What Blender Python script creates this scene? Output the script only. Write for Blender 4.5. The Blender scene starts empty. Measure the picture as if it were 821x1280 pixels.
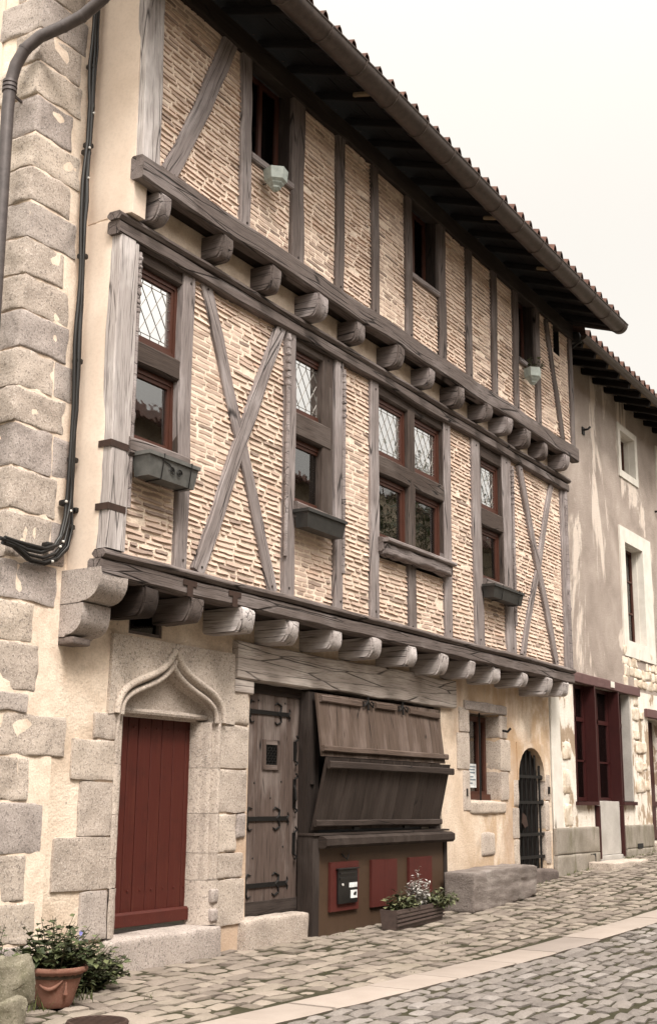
import bpy, bmesh, math, random
from mathutils import Vector, Matrix, noise
rnd = random.Random(7)
SC = bpy.context.scene
COL = SC.collection
R = math.radians

# ------------------------------------------------------------------ materials
def newmat(name):
    m = bpy.data.materials.new(name); m.use_nodes = True
    nt = m.node_tree
    for n in list(nt.nodes): nt.nodes.remove(n)
    out = nt.nodes.new('ShaderNodeOutputMaterial')
    p = nt.nodes.new('ShaderNodeBsdfPrincipled')
    nt.links.new(p.outputs[0], out.inputs[0])
    return m, nt, p
def ramp(nt, fac, stops):
    r = nt.nodes.new('ShaderNodeValToRGB'); e = r.color_ramp.elements
    while len(e) > 1: e.remove(e[0])
    e[0].position = stops[0][0]; e[0].color = (*stops[0][1], 1)
    for pos, c in stops[1:]:
        k = e.new(pos); k.color = (*c, 1)
    nt.links.new(fac, r.inputs[0]); return r.outputs[0]
def pos_vec(nt, scale=(1, 1, 1), attr=None):
    if attr:
        a = nt.nodes.new('ShaderNodeAttribute'); a.attribute_name = attr; v = a.outputs['Vector']
    else:
        g = nt.nodes.new('ShaderNodeNewGeometry'); v = g.outputs['Position']
    m = nt.nodes.new('ShaderNodeMapping'); m.inputs['Scale'].default_value = scale
    nt.links.new(v, m.inputs[0]); return m.outputs[0]
def noi(nt, vec, scale, detail=6, rough=.6, dist=0):
    n = nt.nodes.new('ShaderNodeTexNoise'); n.inputs['Scale'].default_value = scale
    n.inputs['Detail'].default_value = detail; n.inputs['Roughness'].default_value = rough
    n.inputs['Distortion'].default_value = dist
    nt.links.new(vec, n.inputs['Vector']); return n.outputs[0]
def vor(nt, vec, scale, feature='F1', out='Distance'):
    n = nt.nodes.new('ShaderNodeTexVoronoi'); n.feature = feature; n.inputs['Scale'].default_value = scale
    nt.links.new(vec, n.inputs['Vector']); return n.outputs[out]
def mixc(nt, fac, a, b, mode='MIX'):
    m = nt.nodes.new('ShaderNodeMix'); m.data_type = 'RGBA'; m.blend_type = mode
    for sock, v in ((0, fac), (6, a), (7, b)):
        if isinstance(v, (int, float)): m.inputs[sock].default_value = v
        elif isinstance(v, tuple): m.inputs[sock].default_value = (*v, 1)
        else: nt.links.new(v, m.inputs[sock])
    return m.outputs[2]
def math_(nt, op, a, b=0):
    m = nt.nodes.new('ShaderNodeMath'); m.operation = op
    for i, v in enumerate((a, b)):
        if isinstance(v, (int, float)): m.inputs[i].default_value = v
        else: nt.links.new(v, m.inputs[i])
    return m.outputs[0]
def bump(nt, p, h, strength=.5, dist=.01, prev=None):
    b = nt.nodes.new('ShaderNodeBump'); b.inputs['Strength'].default_value = strength
    b.inputs['Distance'].default_value = dist; nt.links.new(h, b.inputs['Height'])
    if prev: nt.links.new(prev, b.inputs['Normal'])
    nt.links.new(b.outputs[0], p.inputs['Normal']); return b.outputs[0]
def smap(nt, v, lo, hi):
    m = nt.nodes.new('ShaderNodeMapRange'); m.interpolation_type = 'SMOOTHSTEP'
    nt.links.new(v, m.inputs[0]); m.inputs[1].default_value = lo; m.inputs[2].default_value = hi
    return m.outputs[0]

def wood(name, dark, light, silver=None, rough=.85, crack=1.0, bstr=.55, g0=.5):
    m, nt, p = newmat(name)
    v = pos_vec(nt, (1.6, 26, 26), 'grain')
    n1 = noi(nt, v, 1.0, 8, .65, .4)
    v2 = pos_vec(nt, (1.2, 3.5, 3.5), 'grain'); n2 = noi(nt, v2, 1.0, 4, .55)
    v3 = pos_vec(nt, (3.5, 110, 110), 'grain'); n3 = noi(nt, v3, 1.0, 4, .6)
    mid = tuple((a*.5+b*.5) for a, b in zip(dark, light))
    mid = tuple((a*.3+b*.7) for a, b in zip(dark, light))
    c = ramp(nt, n1, [(.22, dark), (.42, mid), (.72, light)])
    if silver: c = mixc(nt, smap(nt, n2, .46, .66), c, silver)
    c = mixc(nt, .45, c, ramp(nt, n3, [(.3, dark), (.7, light)]), 'OVERLAY') if False else mixc(nt, math_(nt, 'MULTIPLY', smap(nt, n3, .50, .36), .5), c, tuple(x*.45 for x in dark))
    # sparse long drying cracks
    v4 = pos_vec(nt, (.55, 9, 9), 'grain'); w = vor(nt, v4, 1.0, 'DISTANCE_TO_EDGE')
    gate = smap(nt, noi(nt, pos_vec(nt, (1.1, 6, 6), 'grain'), 1.0, 3, .5), g0, g0+.1)
    cr = math_(nt, 'MULTIPLY', smap(nt, w, .022*crack, .0), gate)
    c = mixc(nt, math_(nt, 'MULTIPLY', cr, .9), c, tuple(x*.15 for x in dark))
    dirt = smap(nt, noi(nt, pos_vec(nt), 2.2, 6, .65), .52, .68)
    c = mixc(nt, math_(nt, 'MULTIPLY', dirt, .35), c, mid)
    nt.links.new(c, p.inputs['Base Color']); p.inputs['Roughness'].default_value = rough
    p.inputs['Specular IOR Level'].default_value = .25
    h = math_(nt, 'ADD', math_(nt, 'MULTIPLY', n1, .7), math_(nt, 'MULTIPLY', n3, .35))
    h = math_(nt, 'SUBTRACT', h, cr)
    bump(nt, p, h, bstr, .012); return m

def mineral(name, stops, scale=3, fine=60, finecol=None, fineamt=.4, bstr=.5, bd=.01, rough=.9, stain=None, vscale=(1, 1, 1), bscale=None, tint=None):
    """plaster / stone: broad noise colour + fine grain"""
    m, nt, p = newmat(name)
    v = pos_vec(nt, vscale); vi = pos_vec(nt)
    n1 = noi(nt, v, scale, 7, .6, .3); n2 = noi(nt, vi, fine, 3, .7)
    c = ramp(nt, n1, stops)
    if finecol:
        c = mixc(nt, math_(nt, 'MULTIPLY', smap(nt, n2, .47, .62), fineamt), c, finecol)
    if stain:
        n3 = noi(nt, pos_vec(nt, (1.2, 1.2, .35)), stain[1], 6, .65, .5)
        c = mixc(nt, math_(nt, 'MULTIPLY', smap(nt, n3, stain[2], stain[2]+(stain[4] if len(stain) > 4 else .13)), stain[3]), c, stain[0])
    if tint:
        a = nt.nodes.new('ShaderNodeAttribute'); a.attribute_name = 'tint'
        c = mixc(nt, tint[0], c, ramp(nt, a.outputs['Fac'], tint[1]))
    nt.links.new(c, p.inputs['Base Color']); p.inputs['Roughness'].default_value = rough
    p.inputs['Specular IOR Level'].default_value = .2
    n4 = noi(nt, vi, bscale or fine*.5, 5, .7)
    h = math_(nt, 'ADD', math_(nt, 'MULTIPLY', n1, .8), math_(nt, 'ADD', math_(nt, 'MULTIPLY', n4, .6), math_(nt, 'MULTIPLY', n2, .25)))
    bump(nt, p, h, bstr, bd); return m

def granite(name, base, dark, light, mottle):
    m, nt, p = newmat(name); vi = pos_vec(nt)
    n1 = noi(nt, vi, 3.5, 5, .6, .3); n2 = noi(nt, vi, 48, 3, .75); n3 = noi(nt, vi, 90, 2, .6)
    c = ramp(nt, n1, [(.3, mottle), (.5, base), (.72, tuple(x*1.12 for x in base))])
    a = nt.nodes.new('ShaderNodeAttribute'); a.attribute_name = 'tint'
    c = mixc(nt, .55, c, mixc(nt, 1.0, c, ramp(nt, a.outputs['Fac'], [(0, (.78, .75, .73)), (.5, (.95, .93, .92)), (1, (1.12, 1.09, 1.02))]), 'MULTIPLY'))
    c = mixc(nt, math_(nt, 'MULTIPLY', smap(nt, n2, .53, .62), .75), c, dark)
    c = mixc(nt, math_(nt, 'MULTIPLY', smap(nt, n3, .55, .66), .6), c, light)
    lich = noi(nt, vi, 9, 6, .7, .6)
    c = mixc(nt, math_(nt, 'MULTIPLY', smap(nt, lich, .6, .7), .35), c, tuple(x*.45 for x in mottle))
    nt.links.new(c, p.inputs['Base Color']); p.inputs['Roughness'].default_value = .88
    p.inputs['Specular IOR Level'].default_value = .25
    h = math_(nt, 'ADD', noi(nt, vi, 28, 6, .75), math_(nt, 'MULTIPLY', n2, .5))
    bump(nt, p, h, .65, .012); return m

def paint(name, col, wear, rough=.55, amt=.35, bstr=.25, attr='grain'):
    m, nt, p = newmat(name)
    v = pos_vec(nt, (2, 30, 30), attr) if attr else pos_vec(nt, (6, 6, 2))
    n = noi(nt, v, 1.0, 7, .65); n2 = noi(nt, pos_vec(nt), 5, 6, .65)
    c = mixc(nt, math_(nt, 'MULTIPLY', smap(nt, n, .5, .72), amt), col, wear)
    c = mixc(nt, math_(nt, 'MULTIPLY', smap(nt, n2, .5, .7), .4), c, tuple(x*.55 for x in col))
    nt.links.new(c, p.inputs['Base Color']); p.inputs['Roughness'].default_value = rough
    p.inputs['Specular IOR Level'].default_value = .35
    bump(nt, p, n, bstr, .006); return m

def metal(name, col, rough=.5, metallic=0.0, wear=None):
    m, nt, p = newmat(name)
    n = noi(nt, pos_vec(nt), 14, 6, .65)
    c = ramp(nt, n, [(.3, tuple(x*.65 for x in col)), (.55, col), (.75, wear or tuple(min(1, x*1.25) for x in col))])
    nt.links.new(c, p.inputs['Base Color']); p.inputs['Roughness'].default_value = rough
    p.inputs['Metallic'].default_value = metallic
    bump(nt, p, noi(nt, pos_vec(nt), 60, 3, .6), .12, .004); return m

def glass(name, refl, tint=(.55, .55, .55), rough=.02):
    m, nt, p = newmat(name)
    nt.nodes.remove(p); out = [n for n in nt.nodes if n.type == 'OUTPUT_MATERIAL'][0]
    t = nt.nodes.new('ShaderNodeBsdfTransparent'); t.inputs[0].default_value = (*tint, 1)
    g = nt.nodes.new('ShaderNodeBsdfGlossy'); g.inputs[0].default_value = (.92, .92, .92, 1); g.inputs['Roughness'].default_value = rough
    b = nt.nodes.new('ShaderNodeBump'); b.inputs['Strength'].default_value = .05; b.inputs['Distance'].default_value = .02
    nt.links.new(noi(nt, pos_vec(nt), 5, 2, .5), b.inputs['Height']); nt.links.new(b.outputs[0], g.inputs['Normal'])
    lw = nt.nodes.new('ShaderNodeFresnel'); lw.inputs['IOR'].default_value = 1.5
    f = math_(nt, 'MAXIMUM', lw.outputs[0], refl)
    mx = nt.nodes.new('ShaderNodeMixShader'); nt.links.new(f, mx.inputs[0])
    nt.links.new(t.outputs[0], mx.inputs[1]); nt.links.new(g.outputs[0], mx.inputs[2]); nt.links.new(mx.outputs[0], out.inputs[0])
    return m

def leafmat(name, a, b, c3):
    m, nt, p = newmat(name)
    t = nt.nodes.new('ShaderNodeAttribute'); t.attribute_name = 'tint'
    c = ramp(nt, t.outputs['Fac'], [(0, a), (.6, b), (1, c3)])
    nt.links.new(c, p.inputs['Base Color']); p.inputs['Roughness'].default_value = .5
    p.inputs['Specular IOR Level'].default_value = .35
    return m

M = {}
M['timber'] = wood('weathered grey oak', (0.0826, 0.0674, 0.0649), (0.2574, 0.2207, 0.2134), (0.3185, 0.2829, 0.2794), crack=1.6, g0=.43, bstr=.7)
M['timber_pale'] = wood('bleached grey oak', (0.1522, 0.1315, 0.1264), (0.4345, 0.3918, 0.3797), (0.5474, 0.5071, 0.4994), crack=1.6, g0=.43, bstr=.7)
M['timber_win'] = wood('recess shaded window oak', (0.0185, 0.0129, 0.0105), (0.0716, 0.0526, 0.0446), (0.0923, 0.0733, 0.0648))  # oak darkened to carry the shade inside the window recesses
M['timber_brown'] = wood('brown oak', (0.0375, 0.0282, 0.0251), (0.1379, 0.1112, 0.1024), (0.1840, 0.1559, 0.1491), crack=1.6, g0=.43, bstr=.7)
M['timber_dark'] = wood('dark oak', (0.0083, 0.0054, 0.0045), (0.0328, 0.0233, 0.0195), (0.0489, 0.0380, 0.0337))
M['lintel'] = wood('pale scarred oak beam', (0.1777, 0.1472, 0.1310), (0.4448, 0.3871, 0.3529), (0.5343, 0.4799, 0.4438), crack=1.5, bstr=.6, g0=.36)
M['doorwood'] = wood('old door oak', (0.0287, 0.0187, 0.0154), (0.1120, 0.0807, 0.0687), (0.1820, 0.1487, 0.1353))
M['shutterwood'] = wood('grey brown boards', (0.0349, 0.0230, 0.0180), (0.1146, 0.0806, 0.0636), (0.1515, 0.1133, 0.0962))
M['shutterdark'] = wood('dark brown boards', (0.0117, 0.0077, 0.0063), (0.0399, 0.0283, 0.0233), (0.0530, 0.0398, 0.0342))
M['soffit'] = wood('shade black eaves boards', (0.0020, 0.0011, 0.0008), (0.0081, 0.0049, 0.0039))  # near black: the deep shade under the eaves is put into the colour
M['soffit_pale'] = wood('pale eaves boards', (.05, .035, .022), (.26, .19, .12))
M['plaster'] = mineral('cream lime plaster', [(.30, (0.4274, 0.3301, 0.2524)), (.44, (0.6365, 0.5213, 0.4184)), (.56, (0.7368, 0.6237, 0.5164)), (.72, (0.8214, 0.7146, 0.6035))], 1.5, 45, (0.3575, 0.2889, 0.2296), .3, .7, .02, stain=((0.3816, 0.2581, 0.1768), .8, .52, .65))
def limewash(m):
    nt = m.node_tree; p = [n for n in nt.nodes if n.type == 'BSDF_PRINCIPLED'][0]; c = p.inputs['Base Color'].links[0].from_socket
    sp = nt.nodes.new('ShaderNodeSeparateXYZ'); g_ = nt.nodes.new('ShaderNodeNewGeometry'); nt.links.new(g_.outputs['Position'], sp.inputs[0])
    ox = smap(nt, sp.outputs[0], 6.0, 8.2)
    n1 = noi(nt, pos_vec(nt, (1.3, 1.3, .7)), 1.3, 7, .65, .6)
    c = mixc(nt, math_(nt, 'MULTIPLY', math_(nt, 'MULTIPLY', ox, smap(nt, n1, .40, .58)), .75), c, (.45, .30, .175))
    n2 = noi(nt, pos_vec(nt), 2.6, 9, .72, .3)
    c = mixc(nt, math_(nt, 'MULTIPLY', smap(nt, n2, .57, .64), .4), c, (.40, .33, .27))
    v = vor(nt, pos_vec(nt), 5.5); pit = smap(nt, v, .075, .045)
    pit = math_(nt, 'MULTIPLY', pit, smap(nt, noi(nt, pos_vec(nt), 1.1, 2, .5), .52, .58))
    c = mixc(nt, math_(nt, 'MULTIPLY', pit, .8), c, (.10, .075, .055))
    nt.links.new(c, p.inputs['Base Color'])
limewash(M['plaster'])
M['plaster_wing'] = mineral('smooth cream render', [(.3, (0.5621, 0.4558, 0.3745)), (.5, (0.6436, 0.5336, 0.4479)), (.72, (0.7272, 0.6201, 0.5267))], 1.3, 30, (0.3864, 0.3083, 0.2584), .15, .25, .01)
M['mortar'] = mineral('pale lime mortar', [(.3, (0.6230, 0.5021, 0.4049)), (.6, (0.8054, 0.6798, 0.5657))], 6, 50, (0.4464, 0.3446, 0.2635), .3, .7, .012)
M['brick'] = mineral('thin clay bricks', [(.3, (0.3763, 0.2692, 0.2115)), (.6, (0.5553, 0.4250, 0.3471))], 7, 70, (0.2098, 0.1510, 0.1252), .4, .6, .008,
                     tint=(.72, [(0, (0.1820, 0.1387, 0.1223)), (.16, (0.2880, 0.2186, 0.1861)), (.36, (0.4581, 0.3466, 0.2882)), (.55, (0.6012, 0.4664, 0.3884)), (.75, (0.6469, 0.5079, 0.4295)), (.85, (0.5193, 0.3628, 0.2828)), (1, (0.7179, 0.5788, 0.4938))]))
M['granite'] = granite('warm granite', (0.4495, 0.3881, 0.3406), (0.1586, 0.1344, 0.1196), (0.7016, 0.6347, 0.5807), (0.3361, 0.2868, 0.2504))
M['granite_grey'] = granite('grey granite', (0.3664, 0.3224, 0.3014), (0.1369, 0.1186, 0.1125), (0.5536, 0.5001, 0.4752), (0.2644, 0.2288, 0.2129))
M['stone_dark'] = granite('dark worn stone', (0.1402, 0.1139, 0.1047), (0.0623, 0.0509, 0.0463), (0.2123, 0.1795, 0.1659), (0.0934, 0.0749, 0.0679))
M['bench_stone'] = mineral('purple grey worn stone', [(.3, (.13, .108, .098)), (.5, (.20, .17, .155)), (.72, (.285, .25, .23))], 4, 55, (.09, .075, .068), .4, .9, .02, vscale=(.7, 1, 2.2), stain=((.34, .31, .29), 3, .56, .5))
M['rock'] = granite('mossy fieldstone', (0.2042, 0.1867, 0.1425), (0.0915, 0.0866, 0.0581), (0.3129, 0.2864, 0.2290), (0.1140, 0.1079, 0.0691))
M['red_paint'] = paint('oxblood door paint', (0.0612, 0.0092, 0.0053), (0.0850, 0.0196, 0.0105), .6, .6, .5)
M['red_plaque'] = paint('brick red paint', (0.0698, 0.0122, 0.0089), (0.0391, 0.0101, 0.0073), .65)
M['brown_panel'] = paint('mustard brown panel', (0.0603, 0.0348, 0.0207), (0.0814, 0.0511, 0.0323), .6, .3, .1, None)
M['win_frame'] = paint('red brown window paint', (0.0638, 0.0218, 0.0135), (0.1050, 0.0488, 0.0338), .5)
M['maroon'] = paint('maroon joinery paint', (0.0354, 0.0063, 0.0061), (0.0638, 0.0175, 0.0146), .5)
M['maroon_pale'] = paint('faded maroon', (0.1125, 0.0590, 0.0572), (0.2196, 0.1571, 0.1482), .7)
M['white_paint'] = mineral('off white stone paint', [(.3, (0.5808, 0.5456, 0.4928)), (.6, (0.6864, 0.6512, 0.5984))], 4, 60, (0.3960, 0.3520, 0.2992), .15, .2, .006)
M['iron'] = metal('black wrought iron', (0.0070, 0.0060, 0.0056), .6, .3)
M['rust'] = metal('rusty iron', (0.0420, 0.0210, 0.0144), .8, .2)
M['zinc'] = metal('weathered brown zinc', (0.0703, 0.0527, 0.0448), .5, .3)
M['pipe'] = metal('painted downpipe', (0.0727, 0.0595, 0.0583), .45, .2)
M['cable'] = metal('black cable sheath', (0.0045, 0.0039, 0.0036), .45)
M['clip'] = metal('white cable clips', (.6, .58, .55), .4)
M['glass'] = glass('old window glass', .24, (.85, .85, .85))
M['glass_lead'] = glass('leaded window glass', .85, (.3, .3, .3))
M['glass_dull'] = glass('dull glass', .06, (.5, .5, .5))
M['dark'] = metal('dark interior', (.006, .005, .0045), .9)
M['lead'] = metal('lead came', (0.2880, 0.2700, 0.2520), .6, .3)
M['lace'] = metal('white lace', (.72, .7, .66), .9)
M['tile'] = mineral('canal tiles', [(.3, (0.0563, 0.0272, 0.0205)), (.6, (0.1234, 0.0629, 0.0472))], 5, 50, (0.0324, 0.0256, 0.0234), .5, .5, .01, stain=((0.0383, 0.0338, 0.0293), 3, .5, .6))
M['stucco'] = mineral('greige roughcast', [(.3, (0.2718, 0.2234, 0.1944)), (.55, (0.3953, 0.3336, 0.2953)), (.75, (0.5086, 0.4377, 0.3898))], 1.2, 70, (0.2059, 0.1678, 0.1453), .6, 1.0, .03, stain=((0.7562, 0.6622, 0.5854), .8, .535, .7, .05), bscale=30)
M['peel'] = mineral('peeling whitewash', [(.40, (.33, .25, .18)), (.45, (.40, .31, .23)), (.47, (.70, .64, .57)), (.62, (.80, .76, .70))], 2.4, 40, (.4, .32, .24), .25, .8, .025, vscale=(1, 1, .6), stain=((.35, .2, .11), 1.5, .56, .5))
M['peel_stone'] = mineral('limewashed rubble', [(.34, (.40, .31, .225)), (.46, (.58, .49, .39)), (.62, (.74, .67, .58))], 4, 40, (.33, .26, .19), .35, .8, .02)
M['plinth'] = mineral('damp cement plinth', [(.3, (0.1718, 0.1492, 0.1174)), (.55, (0.2818, 0.2500, 0.2163)), (.75, (0.3682, 0.3284, 0.2960))], 2, 40, (0.1251, 0.1117, 0.0793), .3, .5, .012, stain=((0.1175, 0.1113, 0.0618), 2, .5, .6))
M['cement'] = mineral('grey cement', [(.3, (.33, .31, .285)), (.6, (.44, .415, .39))], 2, 40, (.25, .23, .2), .25, .4, .01)
M['rubble'] = mineral('rubble stones', [(.3, (0.2232, 0.1736, 0.1240)), (.6, (0.3720, 0.3224, 0.2542))], 4, 45, (0.1550, 0.1178, 0.0806), .4, .8, .02)
M['terracotta'] = mineral('terracotta', [(.3, (0.1611, 0.0713, 0.0514)), (.6, (0.2265, 0.1102, 0.0802))], 6, 60, (0.2901, 0.1903, 0.1438), .3, .2, .004)
M['green_plastic'] = metal('grey green plastic', (0.0986, 0.0979, 0.0929), .5)
M['dark_plastic'] = metal('dark olive plastic', (0.0274, 0.0263, 0.0249), .5)
M['mint'] = metal('mint green plastic', (0.3116, 0.3488, 0.3256), .5)
M['trough'] = metal('purple brown plastic', (0.0810, 0.0570, 0.0510), .5)
M['soil'] = mineral('potting soil', [(.3, (.03, .022, .016)), (.6, (.07, .05, .035))], 20, 60)
M['leaf'] = leafmat('green leaves', (.018, .026, .009), (.05, .062, .026), (.12, .135, .06))
M['leaf_mid'] = leafmat('sage green leaves', (.035, .042, .018), (.095, .105, .052), (.20, .205, .11))
M['leaf_silver'] = leafmat('silver leaves', (.24, .23, .21), (.45, .43, .41), (.65, .63, .6))
M['flower'] = leafmat('blue flower', (.2, .2, .5), (.25, .25, .6), (.3, .3, .65))
M['grass'] = leafmat('grass blades', (.04, .05, .015), (.09, .105, .035), (.15, .16, .06))
M['stem'] = metal('green stem', (.06, .055, .03), .7)
M['sett'] = mineral('pavement setts', [(.3, (0.1756, 0.1431, 0.1215)), (.55, (0.2480, 0.2085, 0.1762)), (.75, (0.3206, 0.2741, 0.2377))], 5, 70, (0.1438, 0.1197, 0.0952), .6, 1.0, .016, .8,
                    stain=((0.1605, 0.1423, 0.0907), 1.1, .54, .4), tint=(.5, [(0, (0.1280, 0.1066, 0.0935)), (.4, (0.2241, 0.1893, 0.1638)), (.7, (0.2729, 0.2390, 0.1965)), (1, (0.3605, 0.3087, 0.2620))]))
M['sett_road'] = mineral('road setts', [(.3, (0.1404, 0.1217, 0.1110)), (.55, (0.2187, 0.1941, 0.1783)), (.75, (0.2977, 0.2699, 0.2512))], 6, 70, (0.0914, 0.0796, 0.0720), .6, 1.0, .016, .62,
                    tint=(.5, [(0, (0.1088, 0.0939, 0.0860)), (.4, (0.1905, 0.1696, 0.1565)), (.7, (0.2466, 0.2182, 0.1974)), (1, (0.3338, 0.3043, 0.2881))]))
M['joint'] = mineral('mossy joints', [(.35, (0.0288, 0.0275, 0.0128)), (.6, (0.0508, 0.0445, 0.0278))], 3, 50, (0.0169, 0.0172, 0.0070), .4, .6, .012)
M['flag'] = mineral('pale paving slabs', [(.3, (0.2642, 0.2217, 0.1936)), (.6, (0.3367, 0.2877, 0.2554))], 3, 80, (0.2396, 0.1958, 0.1621), .25, .3, .006, .75, tint=(.45, [(0, (0.1446, 0.1265, 0.1180)), (.35, (0.2765, 0.2359, 0.2080)), (1, (0.3726, 0.3166, 0.2794))]))
M['ground'] = mineral('earth', [(.3, (.2, .18, .14)), (.6, (.3, .27, .21))], .5, 20)
M['paper'] = metal('white paper', (.72, .74, .75), .7)
M['print'] = metal('grey print', (.2, .24, .28), .7)
M['blackplastic'] = metal('black mailbox', (0.0090, 0.0080, 0.0080), .4)

# ------------------------------------------------------------------ mesh builder
def N(x, y, z): return noise.noise(Vector((x, y, z)))
class MB:
    def __init__(s): s.v = []; s.f = []; s.g = []; s.t = []
    def add(s, vs, fs, gs=None, tint=None):
        b = len(s.v); s.v += [tuple(p) for p in vs]
        s.f += [tuple(i+b for i in f) for f in fs]
        s.g += [tuple(q) for q in gs] if gs else [tuple(p) for p in vs]
        t = rnd.random() if tint is None else tint
        s.t += [t]*len(vs)
    def box(s, x0, x1, y0, y1, z0, z1, axis=0, tint=None):
        vs = [(x, y, z) for x in (x0, x1) for y in (y0, y1) for z in (z0, z1)]
        fs = [(0, 1, 3, 2), (4, 6, 7, 5), (0, 4, 5, 1), (2, 3, 7, 6), (0, 2, 6, 4), (1, 5, 7, 3)]
        o = rnd.random()*40
        gs = [((p[axis]+o), p[(axis+1) % 3]+o, p[(axis+2) % 3]) for p in vs]
        s.add(vs, fs, gs, tint)
    def beam(s, p0, p1, w, d, up=(0, -1, 0), seg=None, wob=.006, ch=.012, tint=None, w1=None, seed=None):
        """hewn timber from p0 to p1; d = thickness along `up`, w = across"""
        p0 = Vector(p0); p1 = Vector(p1); a = p1-p0; L = a.length; a.normalize()
        u = Vector(up); u = (u-a*u.dot(a)).normalized(); c = a.cross(u)
        n = seg or max(2, int(L/.18)); sd = rnd.random()*100 if seed is None else seed
        vs = []; gs = []
        for i in range(n+1):
            t = i/n; W = (w*(1-t)+(w1 or w)*t)*.5*(1+.07*N(t*L*1.3, sd, 0)*(1 if wob else 0)); D = d*.5
            off = c*wob*1.6*N(t*L*.9, sd, 5)+u*wob*.5*N(t*L*1.1, sd, 9)
            for (x, y) in ((-W+ch, -D), (W-ch, -D), (W, -D+ch), (W, D-ch), (W-ch, D), (-W+ch, D), (-W, D-ch), (-W, -D+ch)):
                jx = wob*.7*N(t*L*4+x*9, sd+x*7, y*7)
                q = p0+a*(L*t)+c*(x+jx)+u*y+off
                vs.append(q); gs.append((L*t+sd, x+sd, y))
        fs = [tuple(range(7, -1, -1)), tuple(range(n*8, n*8+8))]
        for i in range(n):
            for k in range(8):
                k2 = (k+1) % 8; fs.append((i*8+k, i*8+k2, (i+1)*8+k2, (i+1)*8+k))
        s.add(vs, fs, gs, tint)
    def bar(s, p0, p1, w, d=None, up=(0, -1, 0), tint=None):
        p0 = Vector(p0); p1 = Vector(p1); a = p1-p0; L = a.length; a.normalize(); d = d or w
        u = Vector(up); u = (u-a*u.dot(a)).normalized(); c = a.cross(u); o = rnd.random()*50
        vs = []; gs = []
        for t in (0, 1):
            for (x, y) in ((-1, -1), (1, -1), (1, 1), (-1, 1)):
                vs.append(p0+a*(L*t)+c*(x*w/2)+u*(y*d/2)); gs.append((L*t+o, x*w/2+o, y*d/2))
        s.add(vs, [(3, 2, 1, 0), (4, 5, 6, 7), (0, 1, 5, 4), (1, 2, 6, 5), (2, 3, 7, 6), (3, 0, 4, 7)], gs, tint)
    def tube(s, pts, r, n=8, cap=True, tint=None):
        pts = [Vector(p) for p in pts]; rs = r if isinstance(r, (list, tuple)) else [r]*len(pts)
        vs = []; prev = None
        for i, p in enumerate(pts):
            a = (pts[min(i+1, len(pts)-1)]-pts[max(i-1, 0)]).normalized()
            if prev is None: prev = a.orthogonal().normalized()
            u = (prev-a*prev.dot(a)).normalized(); prev = u; w = a.cross(u)
            for k in range(n):
                th = 2*math.pi*k/n; vs.append(p+(u*math.cos(th)+w*math.sin(th))*rs[i])
        fs = []
        for i in range(len(pts)-1):
            for k in range(n):
                fs.append((i*n+k, i*n+(k+1) % n, (i+1)*n+(k+1) % n, (i+1)*n+k))
        if cap: fs += [tuple(range(n-1, -1, -1)), tuple(range((len(pts)-1)*n, len(pts)*n))]
        s.add(vs, fs, None, tint)
    def prism(s, poly, axis, a, b, tint=None, seg=1, jit=0):
        """extrude 2d polygon (the two remaining axes in xyz order) along axis from a to b"""
        n = len(poly); vs = []; gs = []; o = rnd.random()*30
        for i in range(seg+1):
            t = a+(b-a)*i/seg
            for p in poly:
                q = [p[0]+jit*N(t*5, p[0]*8, p[1]*8), p[1]+jit*N(t*5, p[1]*8, p[0]*8+4)]; q.insert(axis, t)
                vs.append(q); gs.append(q)
        gs = [(q[1]+o, q[0]+o, q[2]) for q in gs] if axis == 0 else [(q[0]+o, q[1]+o, q[2]) for q in gs]
        fs = [tuple(range(n-1, -1, -1)), tuple(range(seg*n, seg*n+n))]
        for i in range(seg):
            for k in range(n):
                fs.append((i*n+k, i*n+(k+1) % n, (i+1)*n+(k+1) % n, (i+1)*n+k))
        s.add(vs, fs, gs, tint)
    def rough(s, x0, x1, y0, y1, z0, z1, r=.03, jit=.012, n=6, freq=5, tint=None):
        """rounded, uneven stone block"""
        bm = bmesh.new(); bmesh.ops.create_cube(bm, size=2)
        bmesh.ops.subdivide_edges(bm, edges=bm.edges[:], cuts=n, use_grid_fill=True)
        C = Vector(((x0+x1)/2, (y0+y1)/2, (z0+z1)/2)); H = Vector(((x1-x0)/2, (y1-y0)/2, (z1-z0)/2)); sd = rnd.random()*50
        r = min(r, .48*min(H)*2)
        vs = []
        for v in bm.verts:
            q = Vector([math.copysign(abs(c)**.8, c) for c in v.co])
            p = Vector((q[0]*H[0], q[1]*H[1], q[2]*H[2]))
            inn = Vector([max(-(H[i]-r), min(H[i]-r, p[i])) for i in range(3)])
            d = p-inn
            if d.length > 1e-6: p = inn+d.normalized()*min(r, d.length) if d.length > r else p
            w = p+C
            dv = Vector((N(w.x*freq+sd, w.y*freq, w.z*freq), N(w.x*freq, w.y*freq+sd, w.z*freq+9), N(w.x*freq+3, w.y*freq, w.z*freq+sd)))
            dv += .4*Vector((N(w.x*freq*4+sd, w.y*freq*4, w.z*freq*4), N(w.x*freq*4, w.y*freq*4+sd, 9), N(3, w.y*freq*4, w.z*freq*4+sd)))
            vs.append(w+dv*jit)
        bm.faces.ensure_lookup_table(); bm.verts.index_update()
        fs = [tuple(v.index for v in f.verts) for f in bm.faces]; bm.free()
        s.add(vs, fs, None, tint)
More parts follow.
